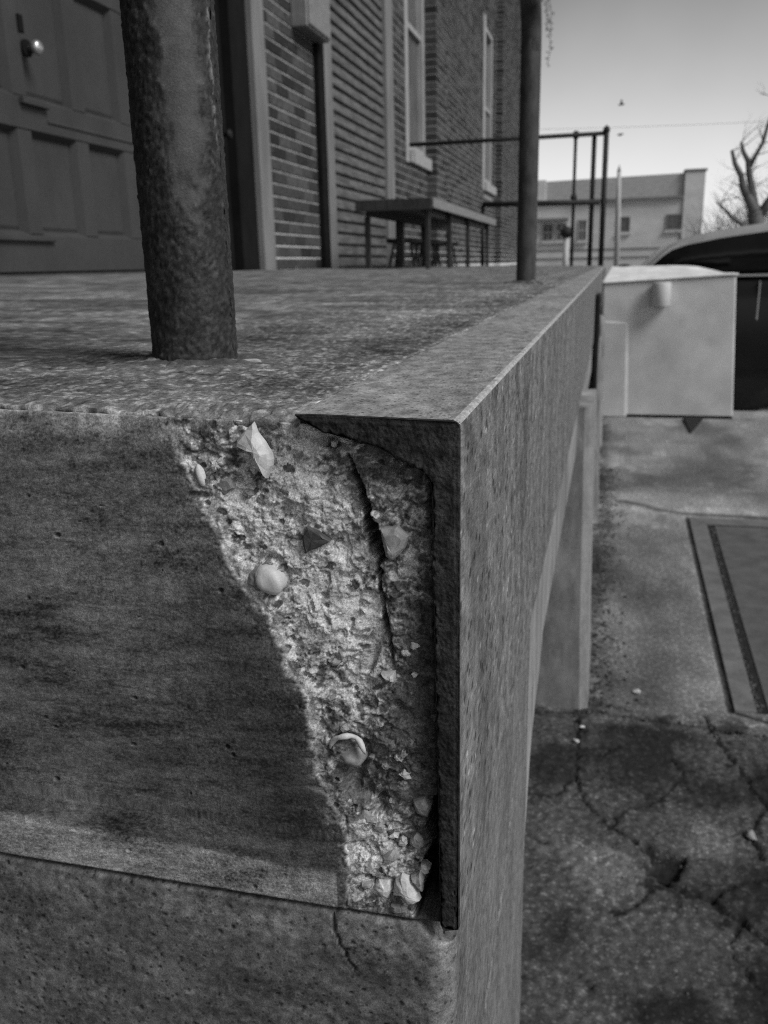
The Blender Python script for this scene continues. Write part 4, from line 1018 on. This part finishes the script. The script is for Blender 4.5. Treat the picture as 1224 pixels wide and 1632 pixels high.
# ------------------------------------------------------------------ table and stools by the wall
tb = thing('work_table', (-1.36, 7.2, .03), 'low weathered plank table with pale edge against the shuttered wall', 'table')
for i in range(5):
    x0 = -1.63 + i * .104
    MB().box(x0, x0 + .1025, 5.6 + .01 * ((i * 7) % 3), 8.88, .452, .478, .003).build('plank', M['table_wood'], tb)
MB().box(-1.1085, -1.096, 5.60, 8.885, .415, .479, .003).build('edge_board', M['table_edge'], tb)  # lit side of the table put into a paler board tone
MB().box(-1.63, -1.1095, 5.575, 5.597, .405, .479, .003).build('end_board', M['table_leg'], tb)
MB().box(-1.58, -1.56, 5.66, 8.8, .38, .451).build('apron', M['table_leg'], tb)
MB().box(-1.20, -1.18, 5.66, 8.8, .38, .451).build('apron', M['table_leg'], tb)
for x, y, r_ in ((-1.16, 5.70, .016), (-1.58, 5.70, .018), (-1.16, 6.55, .016), (-1.55, 6.55, .03), (-1.16, 7.45, .016), (-1.55, 7.45, .02), (-1.16, 8.70, .016), (-1.55, 8.70, .02)):
    MB().box(x - r_, x + r_, y - r_, y + r_, dz(x) - .002, .3795 if r_ > .016 else .45, .003).build('leg', M['table_leg'], tb)
st_lab = ['low dark stool under the table nearest the shutter', 'low dark stool under the middle of the table', 'low dark stool under the far end of the table']
def stool(x, y, lab, zt=.26):
    t = thing('stool', (x, y, dz(x)), lab, 'stool', 'stools under the table')
    MB().tube([(x, y, zt - .03), (x, y, zt - .025), (x, y, zt), (x, y, zt + .004)], [.12, .15, .15, .14], 20).build('seat', M['table_leg'], t)
    for k in range(4):
        a = R(45 + 90 * k)
        MB().tube([(x + .10 * math.cos(a), y + .10 * math.sin(a), zt - .03), (x + .15 * math.cos(a), y + .15 * math.sin(a), dz(x))], .011, 8).build('leg', M['table_leg'], t)
    ring = [(x + .128 * math.cos(R(30 * i)), y + .128 * math.sin(R(30 * i)), .12) for i in range(13)]
    MB().tube(ring, .006, 6).build('foot_ring', M['table_leg'], t)
stool(-1.62, 7.0, st_lab[0]); stool(-1.62, 7.95, st_lab[1]); stool(-1.58, 8.62, st_lab[2])

# ------------------------------------------------------------------ white cabinet standing on the pavement by the dock
bx = thing('utility_cabinet', (.44, 6.1, -D), 'white painted steel utility cabinet with a short pipe stub standing by the dock', 'cabinet')
YC = 5.9
mb = MB()
mb.add([(.004, YC, -.098), (.848, YC, -.056), (.905, YC, -D - .02), (.030, YC, -D - .02),
        (.030, YC + .26, -.012), (.86, YC + .26, -.058), (.90, YC + .26, -D - .02), (.036, YC + .26, -D - .02)],
       [(0, 1, 2, 3), (4, 7, 6, 5), (0, 3, 7, 4), (1, 5, 6, 2), (3, 2, 6, 7), (0, 4, 5, 1)])
bo = mb.build('body', M['white_paint'], bx)
bv = bo.modifiers.new('bevel', 'BEVEL'); bv.width = .012; bv.segments = 3
us = np.linspace(0, 1, 44); vs_ = np.linspace(0, 1, 26); U, V_ = np.meshgrid(us, vs_)
X0 = -.004 + .862 * U + V_ * (.05 * (1 - U))
Zf = -.094 + .042 * U; Zb = .004 - .058 * sstep(.62, 1.0, U)
Z0 = Zf + (Zb - Zf) * V_ + .006 * fbm(U * 4, V_ * 4, 3, 701) * np.minimum(1, V_ * 3)
Y0 = YC - .012 + .285 * V_
Pt = np.stack([X0, Y0, Z0 + .010], -1); Pb = np.stack([X0, Y0, Z0], -1)
n_ = U.size; rws, cls = U.shape
lid = MB(); lid.v = [tuple(p) for p in Pt.reshape(-1, 3)] + [tuple(p) for p in Pb.reshape(-1, 3)]
for r0 in range(rws - 1):
    for c0 in range(cls - 1):
        a = r0 * cls + c0; lid.f.append((a, a + 1, a + cls + 1, a + cls)); lid.f.append((n_ + a, n_ + a + cls, n_ + a + cls + 1, n_ + a + 1))
for c0 in range(cls - 1):
    lid.f.append((c0, n_ + c0, n_ + c0 + 1, c0 + 1)); b0 = (rws - 1) * cls + c0; lid.f.append((b0, b0 + 1, n_ + b0 + 1, n_ + b0))
for r0 in range(rws - 1):
    a = r0 * cls; lid.f.append((a, a + cls, n_ + a + cls, n_ + a)); b0 = a + cls - 1; lid.f.append((b0, n_ + b0, n_ + b0 + cls, b0 + cls))
lid.mi = [0] * len(lid.f)
lid.build('lid', M['white_top'], bx, True)
fp = MB(); fq = [(.016, -.350), (.168, -.362), (.190, -.994), (.034, -.994)]
fo_ = [(.008, -.340), (.186, -.350), (.212, -.997), (.034, -.997)]
fp.add([(x, YC - .009, z) for x, z in fq] + [(x, YC - .001, z) for x, z in fo_], [(0, 1, 2, 3), (0, 4, 5, 1), (1, 5, 6, 2), (2, 6, 7, 3), (3, 7, 4, 0)])
fp.build('front_panel', M['white_paint'], bx)
MB().tube([(.385, YC - .05, -.246), (.385, YC - .05, -.240), (.384, YC - .05, -.096), (.384, YC - .05, -.090)], [.055, .059, .059, .055], 24).build('pipe_stub', M['white_paint'], bx, True)
MB().box(.036, .90, YC - .004, YC + .02, -D - .01, -D + .020).build('base_strip', M['gap'], bx)
MB().box(.06, .90, YC + .02, YC + .24, -D - .02, -D + .012).build('plinth', M['gap'], bx)
# narrow dark block on the face of the steel edge
mb = MB(); mb.box(.0012, .020, 3.20, 3.42, -.535, -.068, .004); mb.build('dark_block', M['black_steel'], dock)
# flat dark triangle on the pavement in front of the cabinet
mb = MB(); z0 = -D + .001
mb.add([(.575, 5.84, z0), (.705, 5.85, z0), (.583, 5.31, z0), (.580, 5.83, z0 + .02), (.700, 5.84, z0 + .02), (.584, 5.36, z0 + .010)], [(0, 2, 1), (3, 4, 5), (0, 1, 4, 3), (1, 2, 5, 4), (2, 0, 3, 5)])
tag(mb.build('dark_triangle', M['black_steel']), 'flat black triangle on the pavement before the white cabinet', 'wheel chock')

# ------------------------------------------------------------------ parked car
car = thing('parked_car', (2.4, 7.3, -D), 'dark parked car with tinted windows behind the white cabinet', 'car')
YN, YF = 6.22, 7.94                                        # near and far flank
def loft(stations, name, mat, parent, smooth=True):
    """stations: list of closed rings with equal counts"""
    n = len(stations[0]); mb = MB(); vs = [p for s in stations for p in s]; fs = []
    for i in range(len(stations) - 1):
        for j in range(n): fs.append((i * n + j, i * n + (j + 1) % n, (i + 1) * n + (j + 1) % n, (i + 1) * n + j))
    fs.append(tuple(range(n))[::-1]); fs.append(tuple(range((len(stations) - 1) * n, len(stations) * n)))
    mb.add(vs, fs); return mb.build(name, mat, parent, smooth)
yc = (YN + YF) / 2
def ring(x, zb, zt, hw, rr=.10):
    pts = []
    prof = [(-1, zb + .10), (-.985, zb + .03), (-.93, zb), (.93, zb), (.985, zb + .03), (1, zb + .10), (1.0, zt - .16), (.975, zt - .03), (.93, zt), (-.93, zt), (-.975, zt - .03), (-1.0, zt - .16)]
    return [(x, yc + hw * a, z) for a, z in prof]
hw = (YF - YN) / 2
body = loft([ring(.14, -.62, -.16, hw * .80), ring(.17, -.72, -.10, hw * .90), ring(.28, -.76, -.076, hw * .97), ring(.50, -.78, -.070, hw * .995), ring(.80, -.78, -.072, hw), ring(.90, -.78, -.072, hw),
             ring(1.70, -.80, -.074, hw), ring(2.9, -.80, -.085, hw), ring(3.5, -.80, -.10, hw), ring(4.1, -.75, -.16, hw * .98), ring(4.6, -.70, -.27, hw * .92), ring(4.75, -.60, -.36, hw * .82)], 'body', M['car_paint'], car)
# cabin: outline of the side windows, leaning in towards the roof
RL = [(.305, .009), (.351, .061), (.401, .109), (.447, .144), (.497, .167), (.544, .186), (.595, .201), (.672, .216), (.749, .232), (.884, .249), (1.032, .266), (1.35, .31), (1.8, .34), (2.3, .33), (2.8, .26), (3.15, .10), (3.35, -.06)]
roof_line = [(.0545 + (x - .0545) * 1.027, .06 + (z - .06) * 1.027) for x, z in RL]
roof_line[0] = (.25, -.045)
def lean(z): return .15 * max(0, z + .06)
cab = MB(); st_ = []
for x, z in roof_line:
    l = lean(z)
    st_.append([(x, YN + .05, -.09), (x, YN + .05 + l, z - .012), (x, YN + .09 + l, z), (x, YF - .09 - l, z), (x, YF - .05 - l, z - .012), (x, YF - .05, -.09)])
loft(st_, 'cabin', M['car_glass'], car)
# roof skin and the pale drip rail that follows it
rp = [(x, z) for x, z in roof_line]
skin = MB()
for i in range(len(rp) - 1):
    (xa, za), (xb, zb_) = rp[i], rp[i + 1]
    la, lb = lean(za), lean(zb_)
    ta = .016 + .045 * min(1, max(0, (xa - .30) / .45)); tb_ = .016 + .045 * min(1, max(0, (xb - .30) / .45))
    A = [(xa, YN + .045 + la, za - ta), (xa, YN + .043 + la, za - .004), (xa, YN + .075 + la, za + .008), (xa, YF - .075 - la, za + .008), (xa, YF - .043 - la, za - .004), (xa, YF - .045 - la, za - ta)]
    B = [(xb, YN + .045 + lb, zb_ - tb_), (xb, YN + .043 + lb, zb_ - .004), (xb, YN + .075 + lb, zb_ + .008), (xb, YF - .075 - lb, zb_ + .008), (xb, YF - .043 - lb, zb_ - .004), (xb, YF - .045 - lb, zb_ - tb_)]
    if i == 0: skin.v += A
    o_ = len(skin.v); skin.v += B
    for j in range(5): skin.f.append((o_ - 6 + j, o_ - 5 + j, o_ + 1 + j, o_ + j)); skin.mi.append(0)
skin.build('roof', M['car_roof'], car, True)
MB().box(.40, 3.2, YN + .012, YN + .045, -.071, -.056, .003).build('window_sill_trim', M['car_roof'], car)
MB().box(1.62, 1.66, YN + .055, YN + .075, -.06, .26).build('window_pillar', M['car_paint'], car)
for y_, s_ in ((YN + .02, 1), (YF - .24, -1)):
    for x_ in (1.02, 3.70):
        wh = MB(); wh.tube([(x_, y_ + .0, -.68), (x_, y_ + .02, -.68), (x_, y_ + .20, -.68), (x_, y_ + .22, -.68)], [.29, .32, .32, .29], 32)
        wo_ = wh.build('wheel', M['rubber'], car, True)
        MB().tube([(x_, y_ - .002, -.68), (x_, y_ + .222, -.68)], .20, 24).build('rim', M['car_paint'], wo_)
for y_ in (YN + .12, YF - .30): MB().box(.125, .19, y_, y_ + .18, -.36, -.20, .01).build('tail_lamp', M['glass_dark'], car)
MB().box(1.70, 1.90, YN - .012, YN + .0, -.22, -.19, .003).build('door_handle', M['car_paint'], car)
MB().box(1.04, 1.048, YN - .0015, YN + .03, -.36, -.10).build('door_seam', M['car_roof'], car)

# ------------------------------------------------------------------ street beyond
rbn = thing('rubbish_bin', (.22, 12, -D), 'dark domed rubbish bin just showing over the white cabinet', 'bin')
MB().tube([(.22, 12, -D), (.22, 12, -.15)], [.12, .13], 20).build('body', M['rubber'], rbn)
MB().tube([(.22, 12, -.15), (.22, 12, -.08), (.22, 12, -.03), (.22, 12, -.005), (.22, 12, .002)], [.14, .135, .10, .05, .01], 20).build('lid', M['rubber'], rbn, True)

fb = thing('far_building', (0, 42.3, -D), 'long pale two storey building with parapet across the street', 'building')
mb = MB(); mb.box(-14, 3.75, 42.3, 50, -D, 2.62); mb.build('wall', M['far_wall'], fb)
mb = MB(); mb.add([(-14, 42.35, 2.6), (2.98, 42.35, 2.6), (2.98, 42.65, 2.6), (-14, 42.65, 2.6), (-14, 42.35, 3.35), (2.98, 42.35, 3.66), (2.98, 42.65, 3.66), (-14, 42.65, 3.35)],
                  [(0, 1, 5, 4), (1, 2, 6, 5), (2, 3, 7, 6), (3, 0, 4, 7), (4, 5, 6, 7), (0, 3, 2, 1)]); mb.build('parapet', M['far_parapet'], fb)
MB().box(3.0, 3.86, 42.2, 42.9, -D, 3.70, .02).build('corner_pier', M['far_wall'], fb)
MB().box(-3.75, -3.0, 42.2, 42.34, 2.7, 3.62, .02).build('corner_pier', M['far_wall'], fb)
MB().box(2.96, 3.92, 42.15, 42.95, 3.705, 3.80, .02).build('coping', M['far_dark'], fb)
MB().box(-14, 2.99, 42.14, 42.36, 2.60, 2.72, .01).build('cornice', M['far_dark'], fb)
def fwin(x0, x1, z0, z1, fr=.05, sash=False):
    f = MB(); yf = 42.24
    f.box(x0, x0 + fr, yf, 42.305, z0, z1); f.box(x1 - fr, x1, yf, 42.305, z0, z1); f.box(x0 + fr + .001, x1 - fr - .001, yf, 42.305, z0, z0 + fr); f.box(x0 + fr + .001, x1 - fr - .001, yf, 42.305, z1 - fr, z1)
    if sash: f.box(x0 + fr + .001, x1 - fr - .001, yf + .01, 42.305, (z0 + z1) / 2 - .03, (z0 + z1) / 2 + .03)
    fo = f.build('window', M['win_frame'] if sash else M['far_dark'], fb)
    if sash: MB().box((x0 + x1) / 2 - .02, (x0 + x1) / 2 + .02, yf + .012, 42.303, z0 + fr + .001, z1 - fr - .001).build('muntin', M['win_frame'], fo)
    MB().box(x0 + fr - .01, x1 - fr + .01, yf + .03, 42.298, z0 + fr - .01, z1 - fr + .01).build('pane', M['glass_dark'], fo)
    MB().box(x0 - .06, x1 + .06, 42.18, 42.3, z0 - .10, z0 - .003).build('sill', M['far_wall'], fo)
M['glass_dark'] = M['glass_pale']  # far panes paled as well, haze put into their tone
fwin(.28, .78, 1.24, 1.92); fwin(2.33, 3.06 - .08, 1.28, 1.96)
fwin(-3.12, -2.62, .95, 1.72, sash=True); fwin(-2.5, -2.0, .95, 1.72, sash=True); fwin(-1.5, -1.12, .92, 1.85, sash=True)
fwin(-5.0, -4.5, .95, 1.72, sash=True)
MB().box(-14, 2.99, 42.27, 42.31, .50, .57).build('string_course', M['far_dark'], fb)
MB().box(-14, 2.99, 42.26, 42.31, .14, .20).build('string_course', M['far_dark'], fb)
MB().box(-3.4, -1.95, 41.9, 42.3, 1.85, 1.95).build('awning', M['far_dark'], fb)

up_ = thing('utility_pole', (.2, 30, -D), 'pale slender pole in front of the far building', 'pole')
MB().tube([(.23, 30, -D), (.18, 30, 1.5), (.15, 30, 2.75)], [.10, .085, .06], 12).build('shaft', M['pole'], up_, True)
MB().tube([(.15, 30, 2.75), (.15, 30, 2.83), (.15, 30, 2.95)], [.065, .05, .012], 10).build('cap', M['pole'], up_, True)
lamp = thing('street_post', (-1.42, 30, -D), 'short pale post with a dark rounded head by the far wall', 'post')
MB().tube([(-1.43, 30, -D), (-1.42, 30, .80)], [.10, .09], 12).build('shaft', M['pole'], lamp, True)
MB().tube([(-1.42, 30, .80), (-1.42, 30, .88), (-1.42, 30, 1.0), (-1.42, 30, 1.10), (-1.42, 30, 1.14)], [.12, .20, .22, .14, .03], 14).build('head', M['rail_far'], lamp, True)

# ------------------------------------------------------------------ trees
def twigs(mb, p, d, L, r, lvl, rnd, spread=.6, n=4):
    q = p; pts = [p]; rs = [r]
    for i in range(n):
        d = (d + Vector((rnd.gauss(0, .16), rnd.gauss(0, .16), rnd.gauss(.03, .12)))).normalized()
        q = q + d * (L / n); pts.append(q); rs.append(r * (1 - .55 * (i + 1) / n))
    mb.tube(pts, rs, 5 if lvl < 2 else 4, cap=False)
    if lvl <= 0: return
    for k in range(rnd.randint(3, 4)):
        t = rnd.randint(1, n); dd = (d + Vector((rnd.gauss(0, spread), rnd.gauss(0, spread), rnd.gauss(.1, spread * .7)))).normalized()
        twigs(mb, pts[t], dd, L * rnd.uniform(.5, .75), rs[t] * .6, lvl - 1, rnd, spread, 3)
tr = thing('bare_tree', (4.25, 28, -D), 'bare pollarded tree with thick cut limbs rising behind the car', 'tree')
MB().tube([(4.30, 28, -D), (4.22, 28, .1), (4.10, 28, .9), (4.0, 28, 1.3)], [.34, .27, .24, .20], 12, cap=False).build('trunk', M['bark'], tr, True)
rnd = random.Random(11)
limbs = [([(4.03, 28, 1.22), (3.85, 27.9, 1.55), (3.62, 27.85, 1.95), (3.52, 27.8, 2.3), (3.33, 27.8, 2.62), (3.22, 27.8, 2.98)], [.17, .13, .11, .085, .07, .045]),
         ([(4.0, 28, 1.3), (3.93, 28.1, 1.8), (3.80, 28.1, 2.25), (3.72, 28.1, 2.7), (3.57, 28.1, 2.95), (3.49, 28.1, 3.22)], [.15, .11, .095, .08, .06, .04]),
         ([(3.76, 28.1, 2.5), (3.90, 28, 2.85), (4.05, 28, 3.15), (4.14, 28, 3.6), (4.30, 28, 4.3)], [.07, .06, .055, .05, .03]),
         ([(4.1, 28, 1.1), (4.45, 28.1, 1.7), (4.62, 28, 2.4), (4.9, 28, 2.9), (4.95, 28, 3.9)], [.15, .12, .10, .08, .05]),
         ([(4.1, 28, .6), (3.7, 27.9, .95), (3.35, 27.8, 1.18), (3.05, 27.8, 1.5), (2.9, 27.8, 1.6)], [.10, .07, .05, .03, .015])]
for pts, rs in limbs:
    mb = MB(); mb.tube(pts, rs, 9)
    for k in range(7):
        p = Vector(pts[1 + k % (len(pts) - 1)]); twigs(mb, p, Vector((rnd.gauss(0, .7), rnd.gauss(0, .5), .5)).normalized(), rnd.uniform(.3, .75), .014, 2, rnd)
    mb.build('limb', M['bark'], tr, True)
def shrub(x, y, h_, wdt, lab, seed, name='bare_shrub'):
    rnd = random.Random(seed)
    t = thing(name, (x, y, -D), lab, 'tree', 'bare bushes beyond the street')
    mb = MB()
    for k in range(15):
        a = rnd.uniform(0, 6.28); d = Vector((math.cos(a) * .5, math.sin(a) * .4, 1)).normalized()
        twigs(mb, Vector((x + rnd.uniform(-.15, .15), y + rnd.uniform(-.15, .15), -D)), d, h_ * .55, .05, 3, rnd, .55)
    mb.build('branches', M['twig'], t, True)
    MB().tube([(x, y, -D - .05), (x, y, -D + .5)], [.09, .06], 8).build('stump', M['bark'], t)
shrub(3.75, 34, 3.1, 1, 'hazy twiggy bush at the far building corner', 1)
shrub(4.9, 33, 3.5, 1, 'hazy twiggy bush right behind the pollarded tree', 2)
shrub(6.0, 32, 3.8, 1, 'hazy twiggy bush at the right edge behind the car', 3)

# ------------------------------------------------------------------ wire, birds, hanging vine
cb = MB(); pts = []
for i in range(41):
    s_ = i / 40; x = -4 + 24 * s_; pts.append((x, 27 + 2 * s_, 3.62 + .01 * x + 1.2 * (s_ - .42) ** 2))
cb.tube(pts, .004, 6); tag(cb.build('overhead_cable', M['cable'], None, True), 'thin overhead cable crossing the pale sky at right', 'cable')
def bird(x, y, z, lab, s_=1.0, flap=.5):
    b = thing('flying_bird', (x, y, z), lab, 'bird', 'birds in the sky')
    MB().tube([(x - .10 * s_, y, z), (x - .06 * s_, y, z + .01), (x + .02 * s_, y, z + .015), (x + .08 * s_, y, z + .02), (x + .11 * s_, y, z + .018), (x + .125 * s_, y, z + .015)],
              [.006, .022 * s_, .034 * s_, .022 * s_, .018 * s_, .003], 10).build('body', M['feather'], b, True)
    for sg in (1, -1):
        wv = [(x - .03 * s_, y + sg * .02, z + .02), (x + .05 * s_, y + sg * .02, z + .02), (x + .03 * s_, y + sg * .14 * s_, z + .02 + flap * .12), (x - .02 * s_, y + sg * .24 * s_, z + .02 + flap * .08)]
        MB().add(wv + [(p[0], p[1], p[2] + .006) for p in wv], [(0, 1, 2, 3), (7, 6, 5, 4), (0, 4, 5, 1), (1, 5, 6, 2), (2, 6, 7, 3), (3, 7, 4, 0)]).build('wing', M['feather'], b)
bird(.10, 25, 3.92, 'small dark bird higher in the pale sky', .75, .8)
bird(.11, 25, 3.20, 'small dark bird lower in the pale sky above the roof', .75, -.3)

vn = thing('hanging_vine', (-1.68, 22.3, H + .4), 'thin leafy vine strands hanging from the eave at top', 'vine')
rnd = random.Random(21)
for k, (x0, L) in enumerate([(-1.72, 1.1), (-1.60, 1.75), (-1.85, .6)]):
    mb = MB(); pts = []
    x = x0; n = 16
    for i in range(n + 1):
        pts.append((x, 22.3 + rnd.gauss(0, .01), H + .42 - (L + .2) * i / n)); x += rnd.gauss(.006, .022)
    mb.tube(pts, .008, 5)
    mb.build('stem', M['twig'], vn, True)
    lf = MB()
    for p in pts[3:]:
        for q in range(2):
            a = rnd.uniform(0, 6.28); s_ = rnd.uniform(.03, .055)
            c = Vector(p) + Vector((math.cos(a) * s_, math.sin(a) * s_, rnd.uniform(-.03, .03)))
            u_ = Vector((rnd.gauss(0, 1), rnd.gauss(0, 1), rnd.gauss(0, 1))).normalized() * s_; v_ = u_.orthogonal().normalized() * s_ * .6
            lf.add([c - u_, c + v_, c + u_, c - v_], [(0, 1, 2, 3)])
    tag(lf.build('leaves', M['bark'], vn, recalc=False), kind='stuff')
